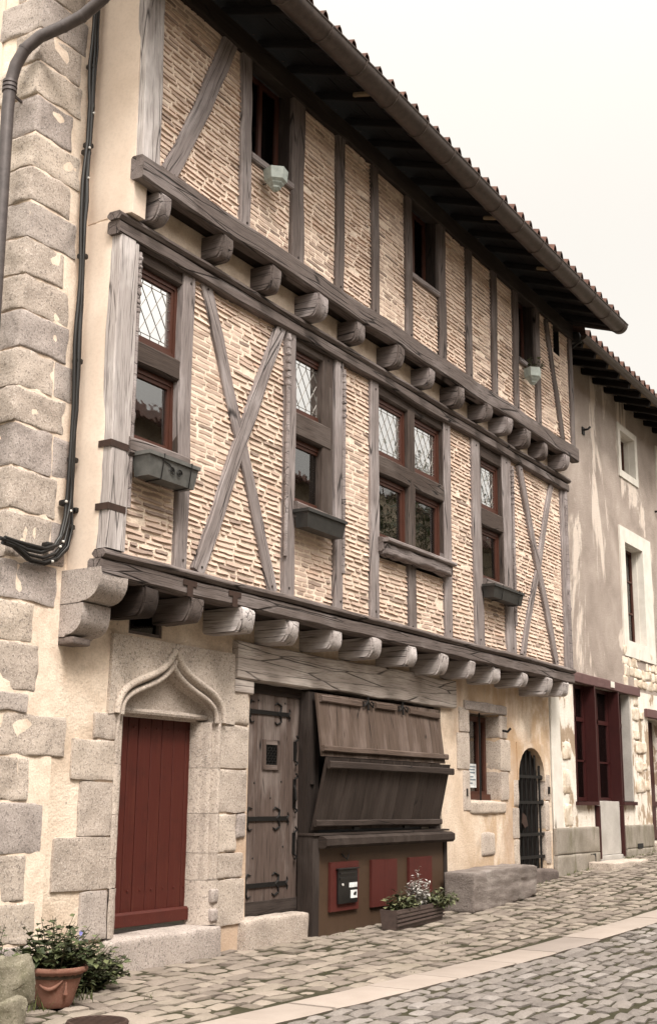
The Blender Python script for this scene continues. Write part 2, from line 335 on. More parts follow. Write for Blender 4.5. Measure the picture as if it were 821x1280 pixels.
    def build(s, name, mat, parent=None, smooth=35, base=None):
        me = bpy.data.meshes.new(name)
        o = bpy.data.objects.new(name, me); COL.objects.link(o)
        off = Vector(base) if base else Vector((0, 0, 0))
        pl = Vector((0, 0, 0))
        if parent:
            q = parent
            while q: pl += q.location; q = q.parent
        o.location = off
        d = pl+off
        me.from_pydata([(v[0]-d[0], v[1]-d[1], v[2]-d[2]) for v in s.v], [], s.f)
        a = me.attributes.new('grain', 'FLOAT_VECTOR', 'POINT'); a.data.foreach_set('vector', [c for g in s.g for c in g])
        a = me.attributes.new('tint', 'FLOAT', 'POINT'); a.data.foreach_set('value', s.t)
        bm = bmesh.new(); bm.from_mesh(me); bmesh.ops.recalc_face_normals(bm, faces=bm.faces[:]); bm.to_mesh(me); bm.free()
        me.materials.append(mat)
        if smooth:
            me.shade_smooth(); me.set_sharp_from_angle(angle=R(smooth))
        if parent: o.parent = parent
        return o
def tag(o, label=None, cat=None, group=None, kind=None):
    if label: o['label'] = label
    if cat: o['category'] = cat
    if group: o['group'] = group
    if kind: o['kind'] = kind
    return o
def thing(name, label, cat, loc=(0, 0, 0), group=None):
    o = bpy.data.objects.new(name, None); COL.objects.link(o); o.location = loc; o.empty_display_size = .2
    return tag(o, label, cat, group)
def parts(name, mat, parent, fns, smooth=35):
    for f in fns: part(name, mat, parent, f, smooth)
def part(name, mat, parent, fn, smooth=35, label=None):
    b = MB(); fn(b); o = b.build(name, M[mat], parent, smooth)
    if label: o['label'] = label
    return o

# ------------------------------------------------------------------ ground
def g(x, y=0):
    if x < -1.6: z = .02*(x+1.6)
    elif x < 0: z = 0
    elif x < 10.2: z = .30*(x/10.2)**2
    else: z = .30+.05*(x-10.2)
    return z
def strip_y(x): return -2.10-.045*(x+1.5)

def sheet(name, mat, xs, ys, zf, kind='structure'):
    b = MB(); n = len(ys)
    vs = [(x, y, zf(x, y)) for x in xs for y in ys]
    fs = [(i*n+j, (i+1)*n+j, (i+1)*n+j+1, i*n+j+1) for i in range(len(xs)-1) for j in range(n-1)]
    b.add(vs, fs); return tag(b.build(name, M[mat], None, 60), kind=kind)
far = [-400, -60, -20, -10, -5, -3, -1.6, 0, 1.5, 3, 4.5, 6, 7.5, 9, 10.2, 12, 15, 20, 30, 60, 400]
sheet('ground', 'ground', far, [-400, -60, -14, -6, 0, 6, 60, 400], lambda x, y: g(max(-12, min(x, 30)))-.06)
xs = [-12+.5*i for i in range(85)]
sheet('street_bed', 'joint', xs, [-10, -6, -4, -3, -2, -1, 0, .3], lambda x, y: g(x)-.018+.006*N(x*2, y*2, 1))

def setts(name, mat, y0f, y1f, x0, x1, row, lmin, lmax, gap, dome, seed):
    r = random.Random(seed); b = MB()
    nrow = int(max(abs(y0f(x)-y1f(x)) for x in (x0, x1))/row)+2
    for k in range(nrow):
        x = x0-r.random()*.2
        while x < x1:
            L = r.uniform(lmin, lmax)*(1 if r.random() > .15 else .7)
            w = row*r.uniform(.88, 1.02)
            xc = x+L/2; ya = y0f(xc)-row*(k+.5)+.05*N(xc*.8, k*.6, seed)+.02*(r.random()-.5)
            x += L
            if ya-w/2 < y1f(xc)-.01: continue
            hx = L/2-gap*.5*r.uniform(.6, 1.7); hy = w/2-gap*.5*r.uniform(.6, 1.7)
            zc = g(xc)+r.uniform(-.009, .006)-(.012 if r.random() < .06 else 0); tx = r.uniform(-.02, .02); ty = r.uniform(-.025, .025)
            vs = []; m = 5
            cj = [(r.uniform(-.022, .022), r.uniform(-.022, .022)) for _ in range(4)]
            for i in range(m):
                for j in range(m):
                    u = -1+2*i/(m-1); v = -1+2*j/(m-1)
                    e = max(abs(u), abs(v)); rr = 1-.045*(abs(u)*abs(v))**3
                    wgt = [(1-u)*(1-v)/4, (1+u)*(1-v)/4, (1-u)*(1+v)/4, (1+u)*(1+v)/4]
                    jx = sum(a*c[0] for a, c in zip(wgt, cj)); jy = sum(a*c[1] for a, c in zip(wgt, cj))
                    px = xc+u*hx*rr*(.90 if e == 1 else 1)/(.90 if e == 1 else 1)+jx; py = ya+v*hy*rr+jy
                    zz = zc+tx*u*hx*3+ty*v*hy*3+dome*(1-.55*u*u-.55*v*v)+.004*N(px*14, py*14, seed)
                    if e > .9: zz -= dome*.7+.007
                    zz += .005*N(px*8, py*8, seed+4)+.004*N(px*22, py*22, seed+6)
                    vs.append((px, py, zz))
            fs = [(i*m+j, (i+1)*m+j, (i+1)*m+j+1, i*m+j+1) for i in range(m-1) for j in range(m-1)]
            ring = [(i, 0) for i in range(m)]+[(m-1, j) for j in range(1, m)]+[(i, m-1) for i in range(m-2, -1, -1)]+[(0, j) for j in range(m-2, 0, -1)]
            st = len(vs)
            for (i, j) in ring:
                p = vs[i*m+j]; vs.append((p[0]+.1*(p[0]-xc)*.3, p[1]+.1*(p[1]-ya)*.3, zc-.05))
            nr = len(ring)
            for q in range(nr):
                a = ring[q]; c = ring[(q+1) % nr]
                fs.append((a[0]*m+a[1], st+q, st+(q+1) % nr, c[0]*m+c[1]))
            b.add(vs, fs, None, min(1, max(0, r.gauss(.5, .33))))
    return tag(b.build(name, M[mat], None, 50), kind='structure')
setts('pavement', 'sett', lambda x: .12, strip_y, -3.4, 19, .18, .17, .36, .020, .004, 3)
setts('roadway', 'sett_road', lambda x: strip_y(x)-.42, lambda x: -6.2, -4.5, 19, .15, .16, .32, .024, .006, 5)
def strip():
    b = MB(); x = -3.6; r = random.Random(4)
    while x < 22:
        L = r.uniform(.6, 1.15); n = 5; t = .3+.7*r.random(); dz0 = r.uniform(-.006, .005); dy0 = r.uniform(-.012, .012)
        if 2.55 < x < 3.9: t = .05
        vs = []
        for i in range(n+1):
            xx = x+.010+(L-.020)*i/n
            for dy, dz in ((-.02, -.05), (-.0, -.002), (-.02, .004), (-.40, .004), (-.42, -.002), (-.40, -.05)):
                vs.append((xx, strip_y(xx)+dy+dy0+.012*N(xx*3, dy*9, 1), g(xx)+dz+dz0+.005*N(xx*2.5, dy*5, 2)))
        fs = [(i*6+k, i*6+k+1, (i+1)*6+k+1, (i+1)*6+k) for i in range(n) for k in range(5)]
        fs += [(0, 1, 2, 3, 4, 5), tuple(n*6+k for k in (5, 4, 3, 2, 1, 0))]
        b.add(vs, fs, None, t); x += L
    return tag(b.build('kerb_strip', M['flag'], None, 40), kind='structure')
strip()

# ------------------------------------------------------------------ HOUSE
H = thing('timber_framed_house', 'tall timber framed medieval house with brick infill, jettied floors and red ogee arched door', 'house')

def wall_grid(b, x0, x1, z0, z1, y, holes, step=.14, amp=.012, reveal=.3, zlow=None):
    xs = set([x0, x1]); zs = set([z0, z1])
    for h in holes: xs |= {h[0], h[1]}; zs |= {h[2], h[3]}
    def fill(s):
        s = sorted(s); out = [s[0]]
        for a, c in zip(s, s[1:]):
            n = max(1, int((c-a)/step))
            out += [a+(c-a)*i/n for i in range(1, n+1)]
        return out
    xs = fill(xs); zs = fill(zs); nz = len(zs)
    inh = lambda x, z: any(h[0]-1e-4 < x < h[1]+1e-4 and h[2]-1e-4 < z < h[3]+1e-4 for h in holes)
    vs = [(x, y+amp*(N(x*.9, z*.9, 3)+.5*N(x*3, z*3, 8)), z) for x in xs for z in zs]
    fs = [(i*nz+j, (i+1)*nz+j, (i+1)*nz+j+1, i*nz+j+1) for i in range(len(xs)-1) for j in range(nz-1)
          if not inh((xs[i]+xs[i+1])/2, (zs[j]+zs[j+1])/2)]
    b.add(vs, fs)
    for h in holes:   # reveals
        a, c, d, e = h[:4]; rv = h[4] if len(h) > 4 else reveal
        ya = y-amp*1.2
        for q in (((a, ya, d), (a, y+rv, d), (a, y+rv, e), (a, ya, e)), ((c, ya, d), (c, y+rv, d), (c, y+rv, e), (c, ya, e)),
                  ((a, ya, e), (a, y+rv, e), (c, y+rv, e), (c, ya, e)), ((a, ya, d), (a, y+rv, d), (c, y+rv, d), (c, ya, d))):
            q = [(p[0], max(p[1], y) if p[1] < y+rv/2 else p[1], p[2]) for p in q]
            b.add(q, [(0, 1, 2, 3)])
DOOR = (-.13, 1.50, -.1, 2.78, .35); SHOP = (1.97, 6.36, -.1, 2.80, .5); SWIN = (.05, .53, 2.9, 3.22, .25)
GWIN = (7.21, 8.25, 1.44, 2.66, .35); IRON = (8.88, 9.93, .1, 2.28, .3)
part('front_wall', 'plaster', H, lambda b: wall_grid(b, -1.48, 10.22, -.15, 9.3, .006, [DOOR, SHOP, SWIN, GWIN, IRON], amp=.008))
part('side_wall', 'rubble', H, lambda b: wall_side(b)) if False else None
def side(b):
    ys = [.02+.2*i for i in range(31)]; zs = [-.15+.2*i for i in range(49)]; n = len(zs)
    vs = [(-1.46+.02*N(y*2, z*2, 4), y, z) for y in ys for z in zs]
    b.add(vs, [(i*n+j, (i+1)*n+j, (i+1)*n+j+1, i*n+j+1) for i in range(len(ys)-1) for j in range(n-1)])
    r = random.Random(3); z = 0
    while z < 9.2:
        h = r.uniform(.1, .22); y = .45+r.random()*.1
        while y < 1.8:
            l = r.uniform(.15, .4)
            if z < 7.9: b.rough(-1.505, -1.40, y, y+l-.03, z, z+h-.03, .03, .02, 3, 6)
            y += l
        z += h
    b.box(-1.4, 10.2, 5.9, 6.1, -.1, 9.5)
    b.box(10.10, 10.2, .3, 6.0, -.1, 9.5)
part('side_wall', 'rubble', H, side)
# upper side render to the left of the pipe
part('side_render', 'plaster_wing', H, lambda b: b.rough(-1.53, -1.42, .5, 4.0, 7.6, 9.4, .02, .012, 8, 3))

# quoins
qz = [-.05, .31, .63, 1.0, 1.40, 1.76, 2.10, 2.27, 2.67, 3.0, 3.34, 3.74, 4.11, 4.49, 4.81, 5.15, 5.49, 5.82, 6.16, 6.50, 6.83, 7.16, 7.53, 7.86, 8.2, 8.55, 8.9]
qr = [-.95, -.93, -1.07, -.91, -1.10, -.70, -1.16, -1.06, -1.16, -.92, -1.02, -.98, -1.06, -.93, -1.1, -.95, -.97, -1.05, -.92, -1.02, -.93, -1.06, -.96, -1.0, -.93, -.99]
for i in range(len(qr)):
    sd = .42 if i % 2 else .62
    def f(b, i=i, sd=sd): b.rough(-1.52+rnd.uniform(-.012, .012), qr[i], -.010-.003*(i % 3 == 0), sd-.1, qz[i]+.005, qz[i+1]-.005, .016, .017, 12, 5.5)
    part('quoin_stone', 'granite' if i % 3 else 'granite_grey', H, f, 60)
    if qr[i] < -.98 and qz[i] > 3.3:
        def f2(b, i=i): b.rough(qr[i]+.012, -.84, -.012, .2, qz[i]+.01, qz[i+1]-.01, .02, .012, 6, 6)
        if i % 2 == 0: part('quoin_stone', 'granite_grey', H, f2, 60)

part('quoin_mortar', 'mortar', H, lambda b: b.rough(-1.500, -.84, -.001, .5, -.1, 9.0, .01, .004, 14, 4), 60)
# jetty wings (plastered end walls) and their stone corbels
part('jetty_end_wall', 'plaster_wing', H, lambda b: b.rough(-.80, -.6, -.355, .05, 3.33, 6.55, .02, .012, 9, 2.5))
part('jetty_end_wall', 'plaster_wing', H, lambda b: b.rough(-.795, -.6, -.545, .05, 6.56, 9.2, .02, .014, 9, 2.5))
def corbel(b, y1, z0, z1, x0, x1, r):
    pts = [(.02, z0), (.02, z1), (y1, z1), (y1, z1-(z1-z0)*.35)]
    for k in range(7):
        a = math.pi/2*k/6; pts.append((y1+r*(1-math.cos(a))*1.0, z1-(z1-z0)*.35-r*math.sin(a)*.9))
    pts = [p for p in pts]; pts.append((y1+r+.02, z0))
    b.prism([(p[0], p[1]) for p in pts], 0, x0, x1, None, 4, .01)
part('stone_corbel', 'granite_grey', H, lambda b: corbel(b, -.44, 3.04, 3.33, -.852, -.50, .2), 30)
part('stone_corbel', 'granite_grey', H, lambda b: corbel(b, -.26, 2.76, 3.035, -.848, -.50, .18), 30)
part('stone_corbel', 'stone_dark', H, lambda b: b.rough(-.84, -.62, -.16, .05, 2.69, 2.76, .02, .01, 4))

# ---- first floor timbers
TB = 'timber'; Y1 = -.397
def stud(name, mat, x0, z0, x1, z1, w, yf, d=.13, w1=None, wob=.008):
    return part(name, mat, H, lambda b: b.beam((x0, yf+d/2, z0), (x1, yf+d/2, z1), w, d, wob=wob*1.5, w1=w1))
parts('corner_post', 'timber_pale', H, [lambda b: b.beam((-.70, -.375, 3.50), (-.70, -.375, 6.38), .21, .13, wob=.012), lambda b: b.beam((-.57, -.40, 3.5), (-.57, -.40, 6.36), .06, .07, wob=.006)])
def moulding(b):   # moulded sill beam under the first floor
    b.beam((-.84, -.36, 3.33), (10.22, -.36, 3.33), .155, .16, wob=.012, ch=.02)
    b.beam((-.84, -.395, 3.452), (10.24, -.395, 3.452), .075, .15, wob=.008, ch=.03)
part('sill_beam', 'timber_brown', H, moulding)
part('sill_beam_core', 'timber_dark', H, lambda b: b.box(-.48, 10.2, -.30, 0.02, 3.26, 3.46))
stud('post', TB, .275, 3.49, .245, 6.4, .18, Y1)
stud('post', TB, 2.06, 3.49, 2.03, 6.42, .19, Y1-.012)
stud('post', TB, 3.90, 3.49, 3.88, 6.4, .20, Y1)
stud('post', TB, 5.85, 3.49, 5.85, 6.4, .21, Y1)
stud('post', TB, 6.82, 3.49, 6.75, 6.42, .27, Y1)
stud('post', TB, 7.88, 3.49, 7.84, 6.42, .32, Y1)
stud('post', TB, 3.05, 3.49, 3.05, 6.42, .17, Y1-.01)
stud('post', 'timber_win', 2.84, 4.4, 2.84, 6.4, .22, Y1+.02)
stud('stud', 'timber_brown', 4.85, 3.49, 4.83, 4.3, .20, Y1)
part('corner_post', TB, H, lambda b: b.beam((10.08, -.33, 3.49), (10.12, -.33, 6.45), .17, .13))
part('carved_shaft', TB, H, lambda b: (b.tube([(10.20, -.38, z) for z in (3.5, 4.4, 4.45, 4.5, 5.9, 6.0, 6.4)], [.055, .05, .065, .05, .05, .06, .05], 10)))
# shafts carved on the window posts
for px, zt in ((1.955, 6.35), (3.12, 6.3), (-.52, 6.3), (7.99, 6.3)):
    def f(b, px=px, zt=zt):
        b.tube([(px, Y1-.018, z) for z in (3.9, 4.7, 4.72, 4.76, 4.78, zt)], [.024, .024, .030, .030, .024, .024], 8)
        for k in range(7):
            z = zt-.06-k*.085
            b.rough(px-.028, px+.028, Y1-.045, Y1+.01, z-.022, z+.022, .012, .006, 3)
    part('carved_shaft', TB, H, f)
# iron straps on the corner post
for z in (4.42, 3.86):
    part('iron_strap', 'rust', H, lambda b, z=z: (b.box(-.815, -.58, -.447, -.442, z-.03, z+.03), b.box(-.81, -.806, -.445, -.30, z-.03, z+.03)))
for x in (.35, 1.05):
    part('iron_strap', 'rust', H, lambda b, x=x: (b.box(x-.04, x+.04, -.452, -.446, 3.24, 3.36), b.box(x-.1, x+.1, -.45, -.445, 3.34, 3.39)))
# X braces: a lies over b
stud('brace', TB, .52, 6.42, 1.80, 3.50, .165, Y1+.004, .10, .17, .012)
stud('brace', TB, 1.85, 6.42, .52, 3.50, .16, Y1-.012, .10, .18, .012)
stud('brace', TB, 9.66, 6.40, 8.30, 3.50, .15, Y1+.004, .10, None, .012)
stud('brace', TB, 8.30, 6.40, 9.62, 3.50, .16, Y1-.012, .10, None, .012)
# top plate (moulded, slightly sagging)
part('top_plate', 'timber_brown', H, lambda b: (b.beam((-.84, -.375, 6.43), (10.28, -.375, 6.47), .13, .15, wob=.012, ch=.02), b.beam((-.86, -.395, 6.535), (10.3, -.395, 6.58), .075, .17, wob=.008, ch=.028)))
part('jetty_infill', 'mortar', H, lambda b: b.box(-.78, 10.18, -.36, -.1, 6.55, 6.9))
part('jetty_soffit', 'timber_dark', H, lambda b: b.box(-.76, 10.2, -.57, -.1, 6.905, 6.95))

# joists with worn rounded ends
def joist(mat, x, w, z0, z1, yf, yb, name='joist'):
    h = z1-z0; r = h*.62
    pts = [(yb, z0), (yb, z1), (yf+.015, z1), (yf, z1-.02), (yf, z1-h*.38)]
    for k in range(1, 6):
        a = math.pi/2*k/5; pts.append((yf+.55*r*(1-math.cos(a)), z1-h*.38-r*math.sin(a)))
    def f(b):
        j = rnd.uniform(-.01, .01)
        c_ = .022; b.prism([(p[0]+j+(c_ if p[0] < yb-.05 else 0), p[1]+(.008 if p[1] < z1-.05 else 0)) for p in pts], 0, x-w/2, x-w/2+c_*.8, None, 1, .016); b.prism([(p[0]+j, p[1]) for p in pts], 0, x-w/2+c_*.8, x+w/2-c_*.8, None, 4, .022); b.prism([(p[0]+j+(c_ if p[0] < yb-.05 else 0), p[1]+(.008 if p[1] < z1-.05 else 0)) for p in pts], 0, x+w/2-c_*.8, x+w/2, None, 1, .016)
    return part(name, mat, H, f, 40)
for i, x in enumerate((-.44, .54, 1.38, 2.25, 3.15, 4.07, 4.97, 5.80, 6.68, 7.38, 8.07, 8.84, 9.66)):
    joist('timber_brown' if i % 3 else TB, x, .20+rnd.uniform(-.025, .03), 6.60+rnd.uniform(-.02, .03), 6.855, -.635+rnd.uniform(-.03, .01), -.2)
for i, x in enumerate((-.17, .50, 1.28, 2.14, 3.0, 3.84, 4.72, 5.6, 6.45, 7.3, 8.22, 9.12, 9.85)):
    joist(('timber_dark', 'timber_brown')[i == 1] if i < 2 else 'timber_pale', x, .23+rnd.uniform(-.035, .03), 3.02+rnd.uniform(-.03, .03), 3.25, -.43+rnd.uniform(-.035, .02), .03)

# ---- second floor timbers
Y2 = -.612; TD = 'timber_brown'
part('jetty_beam', TD, H, lambda b: b.beam((-.80, -.575, 6.985), (10.26, -.575, 6.985), .24, .15, wob=.016, ch=.02))
part('corner_post', 'timber_pale', H, lambda b: b.beam((-.655, -.555, 7.1), (-.66, -.555, 9.2), .25, .12, wob=.018))
SEC = [(.85, .80, .17, TB), (1.80, 1.80, .25, TD), (2.70, 2.70, .17, TD), (3.55, 3.52, .16, TD), (4.40, 4.40, .17, TD), (5.33, 5.34, .20, TD),
       (6.17, 6.22, .17, TD), (7.02, 7.06, .17, TD), (7.81, 7.86, .17, TD), (8.66, 8.72, .17, TD)]
for xb, xt, w, m in SEC: stud('stud', m, xb, 7.08, xt, 9.1, w, Y2, .12, None, .012)
stud('brace', TB, -.36, 7.10, .56, 9.1, .21, Y2+.01, .1, None, .014)
stud('brace', TD, 9.72, 7.10, 9.12, 9.0, .16, Y2+.01, .1, None, .014)
part('corner_post', TD, H, lambda b: b.beam((10.16, -.54, 7.1), (10.18, -.54, 9.1), .15, .13, wob=.01))
part('wall_plate', 'timber_dark', H, lambda b: b.beam((-.8, -.55, 9.14), (10.25, -.55, 9.14), .26, .16, wob=.012))  # dark oak stands in for the eaves shadow along the wall top

# oak pegs at the joints
for o in [c for c in H.children if c.name.split('.')[0] in ('post', 'stud', 'brace')]:
    vs = [v.co for v in o.data.vertices]; zs = [v.z for v in vs]
    for zf in (.965, .03):
        z = min(zs)+(max(zs)-min(zs))*zf; near = [v for v in vs if abs(v.z-z) < .16]
        if not near: continue
        xc = sum(v.x for v in near)/len(near)+rnd.uniform(-.03, .03); yf = min(v.y for v in near)
        part('oak_peg', 'timber_dark', H, lambda b: b.tube([(xc, yf+.02, z), (xc, yf-.006, z)], .013, 8))
# ---- brick infill
def bricks(x0, x1, z0, z1, yp, seed, slope=0.0, pitch=.0545, tone=0, holes=()):
    r = random.Random(seed); b = MB(); mb = MB()
    xs = [x0+(x1-x0)*i/max(1, int((x1-x0)/.12)) for i in range(max(1, int((x1-x0)/.12))+1)]
    zs = [z0+(z1-z0)*i/max(1, int((z1-z0)/.12)) for i in range(max(1, int((z1-z0)/.12))+1)]
    n = len(zs)
    mb.add([(x, yp+.006*N(x*6, z*6, seed), z) for x in xs for z in zs],
           [(i*n+j, (i+1)*n+j, (i+1)*n+j+1, i*n+j+1) for i in range(len(xs)-1) for j in range(n-1)])
    mb.box(x0, x1, yp+.012, yp+.09, z0, z1)
    z = z0+.03; k = 0
    while z < z1-.02:
        x = x0+.012-r.random()*.12; dz = r.uniform(-.006, .006); hrow = r.uniform(.033, .040)
        while x < x1-.03:
            L = r.uniform(.17, .36) if r.random() > .25 else r.uniform(.07, .16)
            xa = max(x, x0+.008); xb = min(x+L, x1-.008); x += L+r.uniform(.008, .03)
            if xb-xa < .045: continue
            if r.random() < .02: continue
            h = hrow*r.uniform(.88, 1.08); pr = r.uniform(.012, .022)*(.25+.75*min(1, max(0, 1.6+4.5*N(x*1.1+seed, z*1.3, seed*.7)))); pr = max(pr, .002); tl = r.uniform(-.03, .03)+slope
            xm = (xa+xb)/2; zc = z+dz+.018*N(xm*.9, z*1.2, seed)
            if zc+h/2 > z1-.004 or zc-h/2 < z0: continue
            m = 5; vs = []
            for layer in (0, 1):
                for i in range(m):
                    u = i/(m-1); e = 1-abs(2*u-1)**6*.18
                    xx = xa+(xb-xa)*u; wv = .006*N(xx*11, z*15, seed+3)
                    for sgn in (-1, 1):
                        zz = zc+tl*(xx-xm)+wv+sgn*h/2*e*(1 if layer else .86)+.003*N(xx*23, z*9, sgn*5+seed)
                        yy = yp+.012 if layer else yp-(pr*(.7+.3*e) if sgn < 0 else .007)+.005*N(xx*15, zz*17, seed)
                        vs.append((xx if layer else xx+(.006*(1-2*u)), yy, zz))
            fs = []
            for i in range(m-1):
                a = i*2; c = a+2; B = m*2
                fs += [(a, c, c+1, a+1), (a, B+a, B+c, c), (a+1, c+1, B+c+1, B+a+1)]
            fs += [(0, 1, m*2+1, m*2), (m*2-2, m*4-2, m*4-1, m*2-1)]
            t = min(1, max(0, r.gauss(.56+tone+.10*N(xm*.8, z*.8, seed+2)+(seed*37 % 11-5)*.014, .22)))
            b.add(vs, fs, None, t)
        z += pitch*r.uniform(.92, 1.08); k += 1
    p = mb.build('brick_panel', M['mortar'], H, 60)
    b.build('brick_courses', M['brick'], p, 50)
B1 = -.352
bricks(-.55, .18, 3.48, 4.42, B1, 11, 0, tone=-.15)
bricks(.36, 1.96, 3.48, 6.42, B1, 12, -.01)
bricks(2.14, 3.0, 3.48, 4.40, B1, 13, .0, tone=-.1)
bricks(3.13, 3.81, 3.48, 6.42, B1, 14)
bricks(3.99, 4.76, 3.48, 4.25, B1, 15, tone=-.05)
bricks(4.94, 5.76, 3.48, 4.25, B1, 16, tone=-.05)
bricks(5.95, 6.67, 3.48, 6.42, B1, 17)
bricks(6.93, 7.74, 3.48, 4.35, B1, 18, tone=-.15)
bricks(8.03, 10.03, 3.48, 6.42, B1, 19)
B2 = -.565
bricks(-.53, .78, 7.08, 9.1, B2, 21, -.02)
bricks(.92, 1.69, 7.08, 7.9, B2, 22, -.03)
bricks(1.91, 2.63, 7.08, 9.1, B2, 23, -.02)
bricks(2.77, 3.47, 7.08, 9.1, B2, 24, .0)
bricks(3.62, 4.33, 7.08, 9.1, B2, 25, -.02)
bricks(4.47, 5.25, 7.08, 7.95, B2, 26, -.01)
bricks(5.42, 6.12, 7.08, 9.1, B2, 27, -.02)
bricks(6.26, 6.98, 7.08, 9.1, B2, 28, 0)
bricks(7.11, 7.76, 7.08, 9.1, B2, 29, -.02)
bricks(7.92, 8.6, 7.08, 7.9, B2, 30, 0)
bricks(8.76, 9.46, 7.08, 9.1, B2, 31, 0)
bricks(9.46, 9.74, 7.08, 8.56, B2, 33, 0)
bricks(9.74, 10.1, 7.08, 9.1, B2, 32, 0)
part('vent_hole', 'dark', H, lambda b: (b.box(9.46, 9.74, -.46, -.44, 8.55, 9.0), b.box(9.45, 9.47, -.56, -.45, 8.55, 9.0), b.box(9.73, 9.75, -.56, -.45, 8.55, 9.0)))

# ---- windows
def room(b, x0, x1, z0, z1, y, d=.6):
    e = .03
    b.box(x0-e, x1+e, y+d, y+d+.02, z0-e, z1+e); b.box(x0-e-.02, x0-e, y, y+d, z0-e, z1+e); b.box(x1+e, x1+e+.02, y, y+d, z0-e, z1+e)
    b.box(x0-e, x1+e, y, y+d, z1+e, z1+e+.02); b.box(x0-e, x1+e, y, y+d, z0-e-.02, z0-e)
def frame4(b, x0, x1, z0, z1, y0, y1, w):
    b.box(x0, x0+w, y0, y1, z0, z1, 2); b.box(x1-w, x1, y0, y1, z0, z1, 2)
    b.box(x0+w, x1-w, y0, y1, z1-w, z1, 0); b.box(x0+w, x1-w, y0, y1, z0, z0+w, 0)
def casement(win, x0, x1, z0, z1, y, leaded, valance):
    w = .05
    def fr(b):
        frame4(b, x0, x1, z0, z1, y, y+.07, w); frame4(b, x0+w-.006, x1-w+.006, z0+w-.006, z1-w+.006, y+.012, y+.055, .042)
    part('frame', 'win_frame', win, fr)
    a, c, d, e = x0+.085, x1-.085, z0+.085, z1-.085
    part('pane', 'glass_lead' if leaded else 'glass', win, lambda b: b.box(a-.01, c+.01, y+.032, y+.036, d-.01, e+.01), 0)
    if leaded:
        def la(b):
            yy = y+.029; st = .155; k = 1.45
            W_ = c-a; Hh = e-d; m = .045
            for q in (a+m, c-m): b.bar((q, yy, d), (q, yy, e), .0032, .004)
            for q in (d+m, e-m): b.bar((a, yy, q), (c, yy, q), .0032, .004)
            i = -20
            for sg in (1, -1):
                for i in range(-14, 15):
                    pts = []
                    xc0 = (a+c)/2+i*st     # line through (xc0, mid) slope sg*k
                    zm = (d+e)/2
                    for xx in (a+m, c-m):
                        z = zm+sg*k*(xx-xc0)
                        if d+m <= z <= e-m: pts.append((xx, z))
                    for z in (d+m, e-m):
                        xx = xc0+sg*(z-zm)/k
                        if a+m < xx < c-m: pts.append((xx, z))
                    if len(pts) >= 2:
                        p, q = pts[0], pts[-1]
                        if abs(p[0]-q[0]) > .01: b.bar((p[0], yy, p[1]), (q[0], yy, q[1]), .0032, .004)
            n = 6
            for i in range(1, n):
                q = d+Hh*i/n
                b.bar((a, yy, q), (a+m, yy, q), .0032, .004); b.bar((c-m, yy, q), (c, yy, q), .0032, .004)
            for i in range(1, 4):
                q = a+W_*i/4; b.bar((q, yy, d), (q, yy, d+m), .0032, .004); b.bar((q, yy, e-m), (q, yy, e), .0032, .004)
        part('lead_lattice', 'lead', win, la, 0)
    if valance:
        def lc(b):
            n = 11; yy = y+.045
            for i in range(n):
                q = a+(c-a)*(i+.5)/n; hw = (c-a)/n/2
                b.box(q-hw, q+hw, yy, yy+.003, e-.07, e-.0)
                b.box(q-hw*.55, q+hw*.55, yy, yy+.003, e-.115, e-.085); b.box(q-hw*.25, q+hw*.25, yy, yy+.003, e-.17, e-.115)
                b.box(q-hw*.5, q+hw*.5, yy, yy+.003, e-.195, e-.172)
        part('lace_valance', 'lace', win, lc, 0)
def first_floor_window(x0, x1, z0, zt0, zt1, z1, cols, valance, xr=None):
    W_ = bpy.data.objects.new('window', None); COL.objects.link(W_); W_.parent = H; W_.location = ((x0+x1)/2, -.3, z0)
    yy = -.318; mull = .17
    tw = (x1-x0-mull*(cols-1))/cols
    for k in range(cols):
        a = x0+k*(tw+mull); c = a+tw
        casement(W_, a, c, zt1+.015, z1, yy, True, False)
        casement(W_, a, c, z0, zt0-.015, yy, False, valance[k])
    part('transom', 'timber_win', W_, lambda b: b.beam((x0-.02, -.285, (zt0+zt1)/2), (x1+.02, -.285, (zt0+zt1)/2), zt1-zt0+.02, .20, wob=.008, ch=.02))
    for k in range(cols-1):
        m = x0+tw*(k+1)+mull*(k+.5)
        part('mullion', 'timber_win', W_, lambda b: b.beam((m, -.285, z0-.02), (m, -.285, z1+.03), mull, .20, wob=.006, ch=.02))
    part('head', 'timber_win', W_, lambda b: b.beam((x0-.02, -.27, z1+.1), (x1+.02, -.27, z1+.1), .2, .20, wob=.006, ch=.02))
    part('sill', 'timber_brown', W_, lambda b: (b.beam((x0-.04, -.33, z0-.09), (x1+.1, -.33, z0-.09), .17, .26, wob=.012, ch=.02)))
    parts('jamb', 'timber_win', W_, [lambda b: b.box(x1, x1+.05, -.375, -.1, z0, z1+.02, 2), lambda b: b.box(x0-.05, x0, -.375, -.1, z0, z1+.02, 2)])
    part('room_lining', 'dark', W_, lambda b: room(b, x0-.02, x1+.02, z0-.02, z1+.03, yy+.08), 0)
    return W_
first_floor_window(-.53, .17, 4.54, 5.28, 5.48, 6.24, 1, [True])
first_floor_window(2.15, 2.86, 4.52, 5.28, 5.52, 6.28, 1, [True])
W3 = first_floor_window(3.99, 5.74, 4.48, 5.28, 5.50, 6.26, 2, [False, True])
part('carved_sill', TB, W3, lambda b: (b.rough(3.98, 5.78, -.50, -.36, 4.27, 4.42, .04, .03, 12, 6), b.beam((3.96, -.44, 4.44), (5.8, -.44, 4.44), .05, .2, wob=.008)))
first_floor_window(6.96, 7.66, 4.44, 5.22, 5.46, 6.2, 1, [False])
